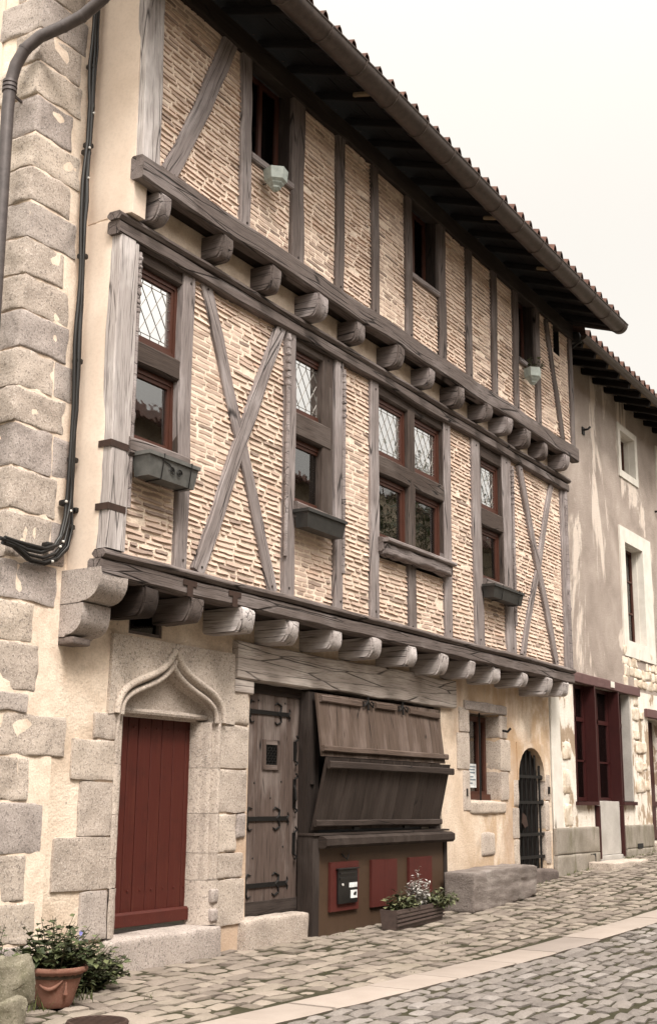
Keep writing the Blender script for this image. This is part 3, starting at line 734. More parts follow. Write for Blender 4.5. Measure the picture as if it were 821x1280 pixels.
def top_window(x0, x1, z0, z1, sx=.35):
    W_ = bpy.data.objects.new('window', None); COL.objects.link(W_); W_.parent = H; W_.location = ((x0+x1)/2, -.5, z0)
    part('sill', TB, W_, lambda b: b.beam((x0-.02, -.565, z0-.04), (x1+.02, -.565, z0-.04), .08, .11, wob=.006))
    part('frame', 'win_frame', W_, lambda b: (frame4(b, x0+.01, x1-.01, z0+.01, z1, -.42, -.37, .055), b.box((x0+x1)/2-.03, (x0+x1)/2+.03, -.425, -.375, z0, z1, 2)))
    part('pane', 'glass_dull', W_, lambda b: b.box(x0+.05, x1-.05, -.40, -.396, z0+.05, z1-.05), 0)
    part('room_lining', 'dark', W_, lambda b: room(b, x0, x1, z0, z1, -.36), 0)
    parts('jamb', 'timber_dark', W_, [lambda b: b.box(x0-.04, x0+.005, -.56, -.36, z0, z1, 2), lambda b: b.box(x1-.005, x1+.04, -.56, -.36, z0, z1, 2)])
top_window(.94, 1.68, 7.97, 9.05); top_window(4.49, 5.22, 8.02, 9.05); top_window(7.95, 8.58, 7.98, 9.05)

# ---- roof, eaves, gutter
def tiles(b, x0, x1, ye, ze, yt, slope, period=.235):
    xs = [x0+(x1-x0)*i/int((x1-x0)/period*8) for i in range(int((x1-x0)/period*8)+1)]
    rows = int((yt-ye)/.33)
    for rw in range(rows):
        y0 = ye+rw*.33; y1 = y0+.36
        vs = []
        for x in xs:
            ph = (x-x0)/period; s = math.sin(2*math.pi*ph); hgt = .135*(abs(s)**.75)*(1 if s > 0 else -.3)
            jit = .006*N(math.floor(ph*2)*3.1, rw*1.7, 2); dy = .025*N(math.floor(ph)*5.3, rw*2.1, 7)
            for yy, dz in ((y0+dy, .035), (y1, 0), (y0+dy, .018)):
                vs.append((x, yy, ze+(yy-ye)*slope+dz+hgt+jit))
        fs = []
        for i in range(len(xs)-1):
            fs += [(i*3, (i+1)*3, (i+1)*3+1, i*3+1), (i*3+2, (i+1)*3+2, (i+1)*3, i*3)]
        b.add(vs, fs)
    b.box(x0, x1, ye+.02, yt, ze-.05, ze-.045) if False else None
SL = .36
roof = bpy.data.objects.new('roof', None); COL.objects.link(roof); roof.parent = H; roof.location = (4.5, 0, 9.3)
part('roof_tiles', 'tile', roof, lambda b: tiles(b, -1.7, 10.36, -1.46, 9.18, 4.2, SL, .288), 50)
def soff(b):
    n = 14
    for i in range(3):
        y0 = -1.38+i*.27; y1 = y0+.262
        z0 = 9.145+(y0+1.42)*SL; z1 = 9.145+(y1+1.42)*SL
        x = -1.6
        while x < 10.3:
            L = rnd.uniform(1.6, 2.6); x1 = min(10.36, x+L)
            vs = [(x, y0, z0), (x1-.01, y0, z0), (x1-.01, y1, z1), (x, y1, z1)]
            vs += [(p[0], p[1], p[2]+.02) for p in vs]; o = rnd.random()*30
            b.add(vs, [(0, 1, 2, 3), (7, 6, 5, 4), (0, 4, 5, 1), (1, 5, 6, 2), (2, 6, 7, 3), (3, 7, 4, 0)], [(p[0]+o, p[1]+o, p[2]) for p in vs]); x = x1
    b.box(-1.6, 10.36, -1.40, -1.385, 9.14, 9.19)
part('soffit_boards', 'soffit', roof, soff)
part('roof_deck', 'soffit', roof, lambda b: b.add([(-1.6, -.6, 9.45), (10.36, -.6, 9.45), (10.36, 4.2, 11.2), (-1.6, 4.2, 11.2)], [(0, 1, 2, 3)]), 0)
x = -1.2
while x < 10.3:
    def f(b, x=x):
        y0, y1 = -1.36, -.45
        b.beam((x, y0, 9.10+(y0+1.42)*SL), (x, y1, 9.10+(y1+1.42)*SL), .10, .09, up=(0, 0, -1), wob=.01)
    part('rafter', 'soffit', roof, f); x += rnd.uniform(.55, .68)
part('rafter', 'timber_dark', roof, lambda b: b.beam((10.33, -1.38, 9.10), (10.33, -.3, 9.48), .09, .12, up=(0, 0, -1), wob=.006))
# a couple of pale replacement pieces under the eaves
for x in (2.2, 5.7, 7.6): part('rafter', 'soffit_pale', roof, lambda b, x=x: b.beam((x, -1.3, 9.11), (x+.05, -1.05, 9.2), .05, .05, up=(0, 0, -1)))
def gutter(b, x0, x1, yc, zc, r, t=.008):
    n = 10; vs = []; xs = [x0+(x1-x0)*i/24 for i in range(25)]
    for x in xs:
        dz = .018*math.sin((x-x0)*.55)
        for rr in (r, r-t):
            for k in range(n+1):
                a = math.pi+math.pi*k/n; vs.append((x, yc+rr*math.cos(a), zc+rr*math.sin(a)+dz))
    m = (n+1)*2; fs = []
    for i in range(24):
        for q in (0, n+1):
            for k in range(n): fs.append((i*m+q+k, i*m+q+k+1, (i+1)*m+q+k+1, (i+1)*m+q+k))
        fs += [(i*m, (i+1)*m, (i+1)*m+n+1, i*m+n+1), (i*m+n, (i+1)*m+n, (i+1)*m+2*n+1, i*m+2*n+1)]
    for i in (0, 24): fs.append(tuple(i*m+k for k in range(n+1)))
    b.add(vs, fs)
    b.tube([(x, yc-r, zc+.018*math.sin((x-x0)*.55)) for x in xs], .012, 6)
gut = part('gutter', 'zinc', H, lambda b: gutter(b, -1.5, 10.28, -1.43, 9.10, .135))
def brk(b, x):
    b.tube([(x, -1.43+.14*math.cos(math.pi+math.pi*k/8), 9.10+.018*math.sin((x+1.5)*.55)+.14*math.sin(math.pi+math.pi*k/8)) for k in range(9)], .009, 6)
for k in range(17): part('gutter_bracket', 'zinc', gut, lambda b, k=k: brk(b, -1.2+k*.71))
# downpipe
dp = [(-1.30, -1.30, 9.06), (-1.34, -1.0, 8.72), (-1.40, -.62, 8.33), (-1.44, -.42, 8.20), (-1.50, -.26, 8.12), (-1.60, -.08, 8.02), (-1.66, .03, 7.90), (-1.69, .10, 7.75), (-1.70, .14, 7.58), (-1.70, .15, 7.3), (-1.68, .15, 6), (-1.66, .15, 4), (-1.66, .15, .05)]
DP = part('downpipe', 'pipe', H, lambda b: b.tube(dp, .055, 14))
def collar(b, p, q):
    p = Vector(p); q = Vector(q); d = (q-p).normalized(); b.tube([p-d*.012, p+d*.012], .0585, 14)
for p, q in ((dp[3], dp[4]), (dp[4], dp[5]), (dp[6], dp[7])): part('pipe_collar', 'pipe', DP, lambda b: collar(b, p, q))
for z in (7.5, 7.54, 7.58): part('pipe_collar', 'pipe', DP, lambda b: b.tube([(-1.70, .145, z-.012), (-1.70, .145, z+.012)], .066, 14))
for z in (4.9, 2.5): part('pipe_collar', 'pipe', DP, lambda b: b.tube([(-1.67, .15, z-.02), (-1.67, .15, z+.02)], .066, 14))
part('pipe_bracket', 'pipe', DP, lambda b: b.bar((-1.69, .15, 7.5), (-1.45, .2, 7.5), .02))

# ---- red ogee door
def bez(p0, p1, p2, p3, n):
    o = []
    for i in range(n+1):
        t = i/n; o.append(tuple((1-t)**3*p0[k]+3*t*(1-t)**2*p1[k]+3*t*t*(1-t)*p2[k]+t**3*p3[k] for k in range(2)))
    return o
APX = (.69, 2.80)
rightc = bez((1.47, 2.17), (1.47, 2.56), (.86, 2.42), APX, 18)
leftc = [(2*.69-p[0], p[1]) for p in rightc]
PROF = [(0, -.012), (.012, -.03), (.035, -.034), (.055, -.015), (.06, .02), (.075, .035), (.095, .03), (.115, .012), (.135, .02), (.15, .05), (.155, .09), (.17, .11), (.19, .13), (.195, .22)]
def sweep(b, path, prof, side, wob=.004, tint=None):
    m = len(prof); vs = []
    for i, p in enumerate(path):
        q0 = path[max(0, i-1)]; q1 = path[min(len(path)-1, i+1)]
        t = Vector((q1[0]-q0[0], q1[1]-q0[1])).normalized(); n = Vector((-t.y, t.x))*side
        for (o, y) in prof:
            vs.append((p[0]+n.x*o+wob*N(p[0]*9, o*20, p[1]*9), y+wob*N(p[1]*7, p[0]*7, o*30), p[1]+n.y*o))
    fs = [(i*m+k, i*m+k+1, (i+1)*m+k+1, (i+1)*m+k) for i in range(len(path)-1) for k in range(m-1)]
    b.add(vs, fs, None, tint)
DS = bpy.data.objects.new('door_surround', None); COL.objects.link(DS); DS.parent = H; DS.location = (.69, 0, .3)
def spandrel(b, curve, xo):
    pts = [(xo, 2.16), (xo+(.02 if xo < .5 else -.02), 2.87), (.70 if xo < .5 else .71, 2.87)]+curve[::-1]
    pts2 = [(x, z) for x, z in pts]
    b.prism(pts2, 1, -.028, .12, None, 1)
part('arch_stone', 'granite', DS, lambda b: spandrel(b, leftc, -.20), 30)
part('arch_stone', 'granite', DS, lambda b: spandrel(b, rightc, 1.68), 30)
part('ogee_moulding', 'granite', DS, lambda b: (sweep(b, leftc, [(max(-.01, o*.62), y) for o, y in PROF], -1), sweep(b, rightc, [(max(-.01, o*.62), y) for o, y in PROF], 1)), 50)
def rolls(b):
    for c, sgn in ((leftc, -1), (rightc, 1)):
        for off, y, rr in ((-.012, -.036, .034), (.075, -.012, .028)):
            pts = []
            for i, p in enumerate(c):
                q0 = c[max(0, i-1)]; q1 = c[min(len(c)-1, i+1)]; t_ = Vector((q1[0]-q0[0], q1[1]-q0[1])).normalized(); n_ = Vector((-t_.y, t_.x))*sgn
                pts.append((p[0]+n_.x*off, y, p[1]+n_.y*off))
            b.tube(pts, rr, 8)
part('ogee_roll', 'granite', DS, rolls, 70)
def tymp(b):
    pts = [(.02, 2.19)]+[(p[0]*.94+.69*.06, p[1]-.03) for p in leftc]+[(p[0]*.94+.69*.06, p[1]-.03) for p in rightc[::-1]][1:]+[(1.36, 2.19)]
    b.prism(pts, 1, .105, .34, None, 1)
    b.tube([(.0+1.39*i/10, .10, 2.215) for i in range(11)], .03, 8); b.tube([(.0+1.39*i/10, .17, 2.20) for i in range(11)], .035, 8)
    for k in range(6):      # rounded head corners
        pass
part('tympanum', 'granite', DS, tymp, 40)
jz = [.27, .68, .93, 1.30, 1.73, 2.17]
for i in range(5):
    za, zb = jz[i]+.002, jz[i+1]-.002
    pr = PROF if i else [(0, -.03), (.05, -.03), (.12, .0), (.16, .06), (.19, .13), (.195, .22)]
    path = [(1.47+.0, za+(zb-za)*k/5) for k in range(6)]
    t = rnd.random()
    part('jamb_moulding', 'granite', DS, lambda b: sweep(b, path, pr, 1, .006, t), 50)
    path = [(-.09, za+(zb-za)*k/5) for k in range(6)]
    part('jamb_moulding', 'granite', DS, lambda b: sweep(b, path, pr, -1, .006, t), 50)
parts('joint_mortar', 'mortar', DS, [lambda b: b.box(1.45, 1.62, .0, .2, .28, 2.17), lambda b: b.box(-.3, -.07, .0, .2, .28, 2.17)], 50)
for (x1, za, zb) in ((1.92, .24, .68), (1.90, .68, .93), (1.76, .93, 1.30), (1.93, 1.30, 1.73), (1.93, 1.73, 2.16), ):
    part('jamb_stone', 'granite', DS, lambda b: b.rough(1.465, x1, -.02, .25, za+.005, zb-.005, .014, .013, 10, 6), 60)
part('jamb_stone', 'granite_grey', DS, lambda b: b.rough(1.775, 1.94, -.025, .2, 1.05, 1.30, .03, .012, 6, 5), 60)
part('jamb_stone', 'granite', DS, lambda b: b.rough(1.66, 1.94, -.026, .2, 2.17, 2.58, .03, .014, 7, 5), 60)
for (x0, za, zb) in ((-.42, .27, .68), (-.78, .68, 1.12), (-.5, 1.12, 1.58), (-.62, 1.58, 1.93), (-.36, 1.93, 2.17)):
    part('jamb_stone', 'granite' if za > .5 else 'granite_grey', DS, lambda b: b.rough(x0, -.085, -.022, .25, za+.005, zb-.005, .014, .013, 10, 6), 60)
parts('stop_block', 'granite_grey', DS, [lambda b: b.rough(1.36, 1.47, -.05, .1, .30, .42, .02, .008, 4), lambda b: b.rough(1.36, 1.47, -.05, .1, .47, .6, .02, .008, 4)], 60)
part('threshold', 'granite_grey', DS, lambda b: b.rough(-.12, 1.48, -.10, .42, -.06, .27, .04, .022, 9, 4), 60)
RD = bpy.data.objects.new('red_door', None); COL.objects.link(RD); RD.parent = H; RD.location = (.69, .25, .3)
def planks(b, x0, x1, z0, z1, y, n, th=.035, gap=.004, r=None, vary=.15, lean=0):
    xs = [x0]; r = r or rnd
    ws = [1+r.uniform(-vary, vary) for _ in range(n)]; s = sum(ws)
    for w in ws: xs.append(xs[-1]+(x1-x0)*w/s)
    for a, c in zip(xs, xs[1:]):
        dy = r.uniform(-.002, .002); o = r.random()*50; ch = .005; a += gap/2; c -= gap/2
        vs = []; gs = []
        for z in (z0, z1):
            yl = lean*(z-z0)/(z1-z0)
            for (xx, yy) in ((a+ch, y+dy), (c-ch, y+dy), (c, y+dy+ch), (c, y+th), (a, y+th), (a, y+dy+ch)):
                vs.append((xx, yy+yl, z)); gs.append((z+o, xx+o, yy))
        b.add(vs, [(0, 1, 2, 3, 4, 5), (11, 10, 9, 8, 7, 6)]+[(k, (k+1) % 6, 6+(k+1) % 6, 6+k) for k in range(6)], gs)
part('door_leaf', 'red_paint', RD, lambda b: planks(b, .02, 1.36, .31, 2.2, .22, 8, .035, .009))
part('bottom_rail', 'red_paint', RD, lambda b: b.prism([(.17, .32), (.17, .42), (.185, .44), (.225, .44), (.225, .32)], 0, .05, 1.335))
part('door_stud', 'red_paint', RD, lambda b: [b.rough(x-.011, x+.011, .211, .225, z-.011, z+.011, .006, 0, 2) for z in (.62, 2.08) for x in (.11, .27, .44, .61, .77, .94, 1.1, 1.25)])
part('handle', 'iron', RD, lambda b: (b.box(.13, .16, .205, .22, 1.35, 1.5), b.tube([(.145, .2, 1.43), (.145, .16, 1.43), (.2, .155, 1.43)], .008, 6)))

# small window over the red door
SW = bpy.data.objects.new('window', None); COL.objects.link(SW); SW.parent = H; SW.location = (.3, 0, 2.9)
part('frame', 'timber_brown', SW, lambda b: frame4(b, .05, .53, 2.9, 3.22, .02, .08, .03))
part('pane', 'glass_dull', SW, lambda b: b.box(.08, .5, .06, .064, 2.93, 3.19), 0)
part('room_lining', 'dark', SW, lambda b: room(b, .06, .52, 2.92, 3.2, .09, .3), 0)

# ---- shop front: lintel, studded door, folding shutters, counter
part('lintel_beam', 'lintel', H, lambda b: (b.beam((1.66, .02, 2.81), (6.72, .02, 2.83), .38, .16, wob=.02, ch=.015), b.beam((1.66, .03, 2.56), (1.98, .03, 2.56), .14, .14, wob=.006)))
part('lintel_core', 'timber_dark', H, lambda b: b.box(1.97, 6.36, .11, .5, 2.60, 2.8))
PD = bpy.data.objects.new('plank_door', None); COL.objects.link(PD); PD.parent = H; PD.location = (2.5, .1, .3)
part('door_leaf', 'doorwood', PD, lambda b: planks(b, 2.03, 3.04, .42, 2.62, .085, 4, .045, .004, vary=.3))
part('bottom_rail', 'timber_dark', PD, lambda b: b.box(2.02, 3.05, .06, .12, .30, .425))
part('door_frame', 'timber_dark', PD, lambda b: (b.box(3.045, 3.20, -.03, .2, .04, 2.6, 2), b.box(1.975, 2.035, .06, .2, .3, 2.6, 2), b.box(2.0, 3.1, .07, .2, 2.52, 2.62)))
def hinge(b, z):
    y = .076
    b.bar((2.02, y, z), (2.82, y, z+.0), .045, .012); b.bar((2.02, y, z-.02), (2.1, y, z-.02), .09, .014)
    for xx, s in ((2.60, 1), (2.60, -1)):
        b.tube([(xx, y, z), (xx+.06, y, z+s*.03), (xx+.07, y, z+s*.085), (xx-.01, y, z+s*.115), (xx-.05, y, z+s*.09)], [.012, .012, .011, .009, .006], 6)
    for s in (1, -1):
        b.tube([(2.05, y, z), (2.07, y, z+s*.06), (2.11, y, z+s*.115), (2.17, y, z+s*.1)], [.014, .012, .009, .005], 6)
        b.tube([(2.80, y, z), (2.84, y, z+s*.03), (2.83, y, z+s*.065)], [.012, .01, .005], 6)
for z in (2.33, 1.24, .58): part('strap_hinge', 'iron', PD, lambda b: hinge(b, z))
part('grille_frame', 'doorwood', PD, lambda b: frame4(b, 2.33, 2.64, 1.74, 2.05, .065, .09, .05))
def gr(b):
    b.box(2.37, 2.60, .083, .0845, 1.78, 2.01)
    for i in range(-6, 7):
        for s in (1, -1):
            x = 2.485+i*.055; pts = []
            lo = (2.38, 1.79); hi = (2.59, 2.0)
            p0 = [x-.105, 1.895-s*.105]; p1 = [x+.105, 1.895+s*.105]
            if x-.105 < lo[0]: d = lo[0]-(x-.105); p0 = [lo[0], p0[1]+s*d]
            if x+.105 > hi[0]: d = x+.105-hi[0]; p1 = [hi[0], p1[1]-s*d]
            if p1[0]-p0[0] > .01: b.bar((p0[0], .076, p0[1]), (p1[0], .076, p1[1]), .012, .008)
part('grille', 'iron', PD, gr, 0)
def latch(b, z, h):
    if 1:
        b.box(2.93, 2.975, .072, .086, z-h/2, z+h/2)
        b.tube([(2.95, .07, z+h/2), (2.97, .05, z+h/2+.03), (2.94, .05, z+h/2+.06)], .012, 6); b.tube([(2.95, .07, z-h/2), (2.97, .05, z-h/2-.03), (2.93, .05, z-h/2-.05)], .011, 6)
    if h > .25: b.tube([(2.94, .07, 1.58), (2.90, .03, 1.54), (2.90, .02, 1.44), (2.94, .07, 1.4)], .012, 8)
for z, h in ((1.95, .2), (1.5, .3), (.98, .22)): part('latch', 'iron', PD, lambda b: latch(b, z, h))
part('nail_heads', 'iron', PD, lambda b: [b.rough(x-.01, x+.01, .078, .09, z-.01, z+.01, .006, 0, 2) for x, z in ((2.2, 1.6), (2.7, 1.62), (2.25, 2.45), (2.75, 2.45), (2.2, .85), (2.75, .95), (2.5, 1.45))])
part('door_step', 'granite', H, lambda b: b.rough(1.86, 3.02, -.10, .35, -.06, .29, .035, .018, 9, 4), 60)
# shutters (upper one hangs, lower one leans out)
US = bpy.data.objects.new('upper_shutter', None); COL.objects.link(US); US.parent = H; US.location = (4.5, -.1, 2.5)
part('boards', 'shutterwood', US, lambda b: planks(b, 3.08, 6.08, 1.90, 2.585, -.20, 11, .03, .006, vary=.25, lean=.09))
part('batten', 'shutterwood', US, lambda b: (b.beam((3.06, -.215, 1.985), (6.1, -.215, 1.985), .07, .04, wob=.004), ))
parts('batten', 'shutterwood', US, [lambda b: b.beam((3.12, -.135, 2.53), (4.0, -.135, 2.52), .075, .045, wob=.004), lambda b: b.beam((4.35, -.135, 2.53), (4.85, -.135, 2.53), .075, .045, wob=.004), lambda b: b.beam((5.2, -.135, 2.52), (6.02, -.135, 2.5), .075, .045, wob=.004)])
def scr(b):
    for x in (4.16, 5.02):
        for s in (1, -1):
            b.tube([(x, -.145, 2.57), (x+s*.05, -.15, 2.53), (x+s*.11, -.15, 2.5), (x+s*.12, -.15, 2.55), (x+s*.07, -.15, 2.56)], .01, 6)
        b.tube([(x, -.145, 2.62), (x, -.15, 2.46)], .012, 6)
part('scroll_hinge', 'iron', US, scr)
LS = bpy.data.objects.new('lower_shutter', None); COL.objects.link(LS); LS.parent = H; LS.location = (4.5, -.15, 1.1)
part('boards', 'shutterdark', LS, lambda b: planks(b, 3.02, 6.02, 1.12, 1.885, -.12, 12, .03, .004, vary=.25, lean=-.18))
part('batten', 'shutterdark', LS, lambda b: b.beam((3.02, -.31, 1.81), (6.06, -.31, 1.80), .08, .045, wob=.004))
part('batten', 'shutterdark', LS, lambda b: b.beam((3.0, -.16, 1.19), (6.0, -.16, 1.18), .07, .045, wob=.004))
part('hinge', 'iron', LS, lambda b: [b.box(x-.06, x+.06, -.15, -.13, 1.11, 1.14) for x in (3.9, 5.1)])
part('shop_void', 'dark', H, lambda b: (b.box(3.2, 6.35, .3, .32, 0, 2.6), b.box(3.2, 3.22, 0, .3, 0, 2.6)), 0)
parts('shop_jamb', 'timber_dark', H, [lambda b: b.beam((3.28, .06, .05), (3.28, .06, 2.6), .10, .12), lambda b: b.beam((6.26, .06, .2), (6.26, .06, 2.6), .12, .12)])
part('shop_bracket', 'timber_dark', H, lambda b: b.bar((3.1, -.05, 1.62), (3.3, .05, 1.62), .04))
CT = bpy.data.objects.new('counter', None); COL.objects.link(CT); CT.parent = H; CT.location = (4.5, -.1, .05)
def cpanel(b):
    n = 24
    pts = [(3.13, g(3.13)-.03), (3.13, .95), (6.12, .95), (6.12, g(6.12)-.03)]
    b.prism(pts, 1, -.125, -.09)
part('front_panel', 'brown_panel', CT, cpanel)
parts('frame_post', 'timber_dark', CT, [lambda b: b.box(2.99, 3.125, -.14, .05, .02, 1.06, 2), lambda b: b.box(6.125, 6.21, -.14, .05, .15, 1.02, 2)])
part('ledge', 'shutterdark', CT, lambda b: (b.prism([(-.22, .93), (-.25, .96), (-.25, 1.03), (-.20, 1.055), (-.05, 1.06), (-.05, .93)], 0, 3.10, 6.22, None, 12, .004), b.box(2.98, 6.24, -.16, .05, 1.062, 1.085)))
for a, c, lo, hi in ((4.23, 4.525, .25, .77), (4.53, 4.83, .25, .765), (5.14, 5.74, .28, .765)):
    part('red_board', 'red_plaque', CT, lambda b: b.box(a, c, -.16, -.127, lo, hi, 2))
part('red_board', 'red_plaque', CT, lambda b: b.box(3.33, 3.93, -.16, -.127, .26, .775, 2))
part('hook', 'iron', CT, lambda b: b.tube([(3.6, -.13, .86), (3.62, -.16, .82), (3.66, -.17, .80), (3.7, -.16, .83), (3.72, -.15, .86)], .008, 6))

# ---- ground floor window and iron gate
GW = bpy.data.objects.new('window', None); COL.objects.link(GW); GW.parent = H; GW.location = (7.7, 0, 1.44)
part('frame', 'win_frame', GW, lambda b: (frame4(b, 7.23, 8.23, 1.5, 2.62, .21, .27, .07), b.box(7.95, 8.02, .205, .265, 1.5, 2.6, 2), b.box(7.2, 8.26, .16, .3, 1.45, 1.53)))
part('pane', 'glass', GW, lambda b: b.box(7.29, 8.17, .24, .244, 1.56, 2.56), 0)
part('bar', 'iron', GW, lambda b: b.tube([(7.78, .1, 1.44), (7.78, .1, 2.66)], .014, 8))
part('room_lining', 'dark', GW, lambda b: room(b, 7.25, 8.2, 1.5, 2.6, .36, .5), 0)
part('lintel_stone', 'granite_grey', GW, lambda b: b.rough(7.06, 8.46, -.035, .25, 2.66, 2.80, .02, .014, 9, 5), 60)
part('sill_stone', 'granite', GW, lambda b: b.rough(7.2, 8.4, -.03, .35, 1.26, 1.44, .04, .02, 8, 4), 60)
for (za, zb, xa, xb) in ((1.44, 1.86, 8.25, 8.52), (1.86, 2.32, 8.25, 8.60), (2.32, 2.66, 8.25, 8.5)):
    part('jamb_stone', 'granite', GW, lambda b: b.rough(xa-.005, xb, -.022, .3, za+.006, zb-.006, .02, .01, 7, 5), 60)
for (za, zb, xa) in ((1.3, 1.85, 7.0), (1.85, 2.35, 6.82), (2.35, 2.70, 6.9)):
    part('jamb_stone', 'granite', GW, lambda b: b.rough(xa, 7.215, -.018, .3, za+.006, zb-.006, .02, .01, 7, 5), 60)
part('hook', 'iron', H, lambda b: b.tube([(8.32, 0, 2.44), (8.32, -.1, 2.42), (8.34, -.14, 2.47)], .018, 6))
part('patch_stone', 'granite', H, lambda b: b.rough(7.55, 8.05, -.014, .1, .68, 1.02, .12, .02, 7, 4), 60)
parts('shutter_stop', 'iron', H, [lambda b: b.box(7.06, 7.10, -.03, .01, 1.5, 1.6), lambda b: b.box(10.02, 10.06, -.04, .01, 1.55, 1.66)])
IG = bpy.data.objects.new('iron_gate', None); COL.objects.link(IG); IG.parent = H; IG.location = (9.4, .1, .45)
def archcut(b):
    xc, rx = 9.405, .525; zs, top = 1.74, 2.285
    pts = []
    for k in range(13):
        a = math.pi*k/12; pts.append((xc-rx*math.cos(a)*.97, zs+(2.235-zs)*math.sin(a)**.85))
    l = [(xc-rx-.02, zs)]+pts+[(xc+rx+.02, zs), (xc+rx+.02, 2.30), (xc-rx-.02, 2.30)]
    b.prism(l, 1, -.012, .28)
part('arch_stone', 'plaster', IG, archcut, 40)
def bars(b):
    for i in range(6):
        x = 8.96+i*.175; zt = 1.75+.44*math.sqrt(max(0, 1-((x-9.405)/.5)**2))
        b.tube([(x+.008*N(i, z, 2), .05, z) for z in (.42, .9, 1.4, zt)], .016, 6)
    for z in (.62, .95, 1.42, 1.80):
        b.bar((8.87, .03, z), (9.94, .03, z), .045, .014)
    for z in (1.42, 1.80): b.rough(8.82, 8.9, .02, .1, z-.04, z+.04, .02, .01, 3); b.rough(9.9, 9.97, .02, .1, z-.04, z+.04, .02, .01, 3)
part('gate_bars', 'iron', IG, bars)
part('lock_plate', 'rust', IG, lambda b: b.prism([(9.02, 1.12), (9.06, 1.27), (9.18, 1.22), (9.24, 1.08), (9.12, 1.05)], 1, .005, .018))
part('door_boards', 'soffit', IG, lambda b: planks(b, 8.88, 9.93, .4, 2.28, .12, 6, .03))
part('threshold', 'stone_dark', IG, lambda b: b.rough(8.75, 10.1, -.12, .3, .2, .44, .05, .03, 8, 4), 60)
for (za, zb, xa, xb) in ((.9, 1.35, 8.66, 8.885), (1.35, 1.75, 8.72, 8.885), (.45, .9, 8.7, 8.885), (.5, 1.0, 9.925, 10.12), (1.0, 1.45, 9.925, 10.08), (1.45, 1.85, 9.925, 10.14)):
    part('jamb_stone', 'granite', IG, lambda b: b.rough(xa, xb, -.014, .2, za+.006, zb-.006, .02, .01, 6, 5), 60)

# ------------------------------------------------------------------ cables
CB = thing('cable_bundle', 'bundle of black cables running down the corner beside the granite quoins', 'cables', (-.87, -.03, 3.4))
r = random.Random(5)
for k in range(7):
    ox = r.uniform(-.036, .03); oy = r.uniform(-.04, -.005); sg = r.uniform(-.06, .10); pts = []
    for i in range(26):
        z = 8.9-(8.9-3.95)*i/25; xx = -.925+.04*(i/25)
        pts.append((xx+ox*(1+.3*math.sin(i*.9+k))+(.02*N(z*1.5, 0, 1)+.022*N(z*1.1, k*3.3, 4)), -.05+oy-.02*abs(N(z*2, k, 3)), z+0*sg))
    for (x, z) in ((-.90, 3.75), (-.94, 3.58), (-1.03, 3.46), (-1.17, 3.40), (-1.33, 3.40), (-1.5, 3.44), (-1.62, 3.45)):
        pts.append((x+ox*1.2+sg*.4*(x > -1), -.055+oy*1.2, z-sg*(.9 if x > -1.4 else .3)))
    part('cable', 'cable', CB, lambda b: b.tube(pts, r.uniform(.010, .018), 7), 80)
for x, z in ((-.92, 8.1), (-.90, 7.3), (-.92, 7.22), (-.89, 6.2), (-.875, 5.2), (-.86, 4.3), (-.93, 3.9), (-.8, 3.86), (-.86, 3.7), (-1.1, 3.5)):
    part('cable_clamp', 'cable', CB, lambda b: b.rough(x-.035, x+.04, -.10, -.02, z-.025, z+.025, .015, .006, 3))
for x, z in ((-.90, 7.62), (-.93, 7.25), (-.92, 6.95), (-.96, 3.9), (-.90, 3.83), (-.97, 3.55), (-1.0, 3.5), (-1.08, 3.36)):
    part('clip', 'clip', CB, lambda b: b.rough(x-.012, x+.012, -.122, -.098, z-.012, z+.012, .01, 0, 3))

# ------------------------------------------------------------------ neighbour house
NH = thing('stucco_house', 'greige roughcast neighbour house with white stone window surrounds and maroon shopfront', 'house', (13, 0, .4))
NX0 = 10.235
SHOPN = (11.30, 14.25, .5, 3.42, .45); W1 = (14.31, 15.49, 4.39, 6.39, .3); W2 = (14.34, 15.32, 7.76, 8.66, .25); ND = (15.32, 16.4, .4, 3.05, .4)
W5 = (16.96, 17.94, 7.16, 8.74, .25)
part('front_wall', 'stucco', NH, lambda b: wall_grid(b, NX0, 24, 3.5, 9.6, 0, [W1, W2, W5], .2, .012))
part('shop_wall', 'peel', NH, lambda b: wall_grid(b, NX0, 24, .0, 3.5, -.004, [SHOPN, ND], .16, .014))
part('pilaster', 'white_paint', NH, lambda b: b.rough(10.245, 10.62, -.022, .1, 1.02, 3.46, .012, .006, 10, 3), 60)
def plin(b, x0, x1):
    b.rough(x0, x1, -.05, .1, .62, 1.03, .012, .006, 10, 3); b.rough(x0, x1, -.058, .1, .1, .615, .015, .012, 10, 3)
part('plinth', 'plinth', NH, lambda b: plin(b, 10.245, 12.2), 60)
part('plinth', 'plinth', NH, lambda b: plin(b, 13.6, 15.25), 60)
parts('air_vent', 'dark', NH, [lambda b: b.box(11.7, 11.95, -.064, -.03, .45, .6), lambda b: b.box(14.2, 14.5, -.064, -.03, .62, .7)])
part('cement_panel', 'cement', NH, lambda b: (b.rough(12.29, 13.45, .0, .12, .55, 1.45, .01, .008, 8, 3), b.rough(12.2, 13.5, -.03, .1, .2, .545, .012, .01, 6)), 60)
SF = bpy.data.objects.new('shopfront', None); COL.objects.link(SF); SF.parent = NH; SF.location = (-.2, 0, 1)
part('lintel', 'maroon_pale', SF, lambda b: b.beam((11.2, -.01, 3.48), (14.75, -.01, 3.48), .17, .1, wob=.006))
part('post', 'maroon', SF, lambda b: (b.box(12.22, 12.27, -.05, .17, 1.38, 3.40, 2), b.box(12.22, 12.28, -.055, .02, .5, 1.375, 2)))
part('post', 'maroon', SF, lambda b: (b.box(13.47, 13.52, -.05, .17, 1.38, 3.40, 2), b.box(13.46, 13.52, -.055, .02, .5, 1.375, 2)))
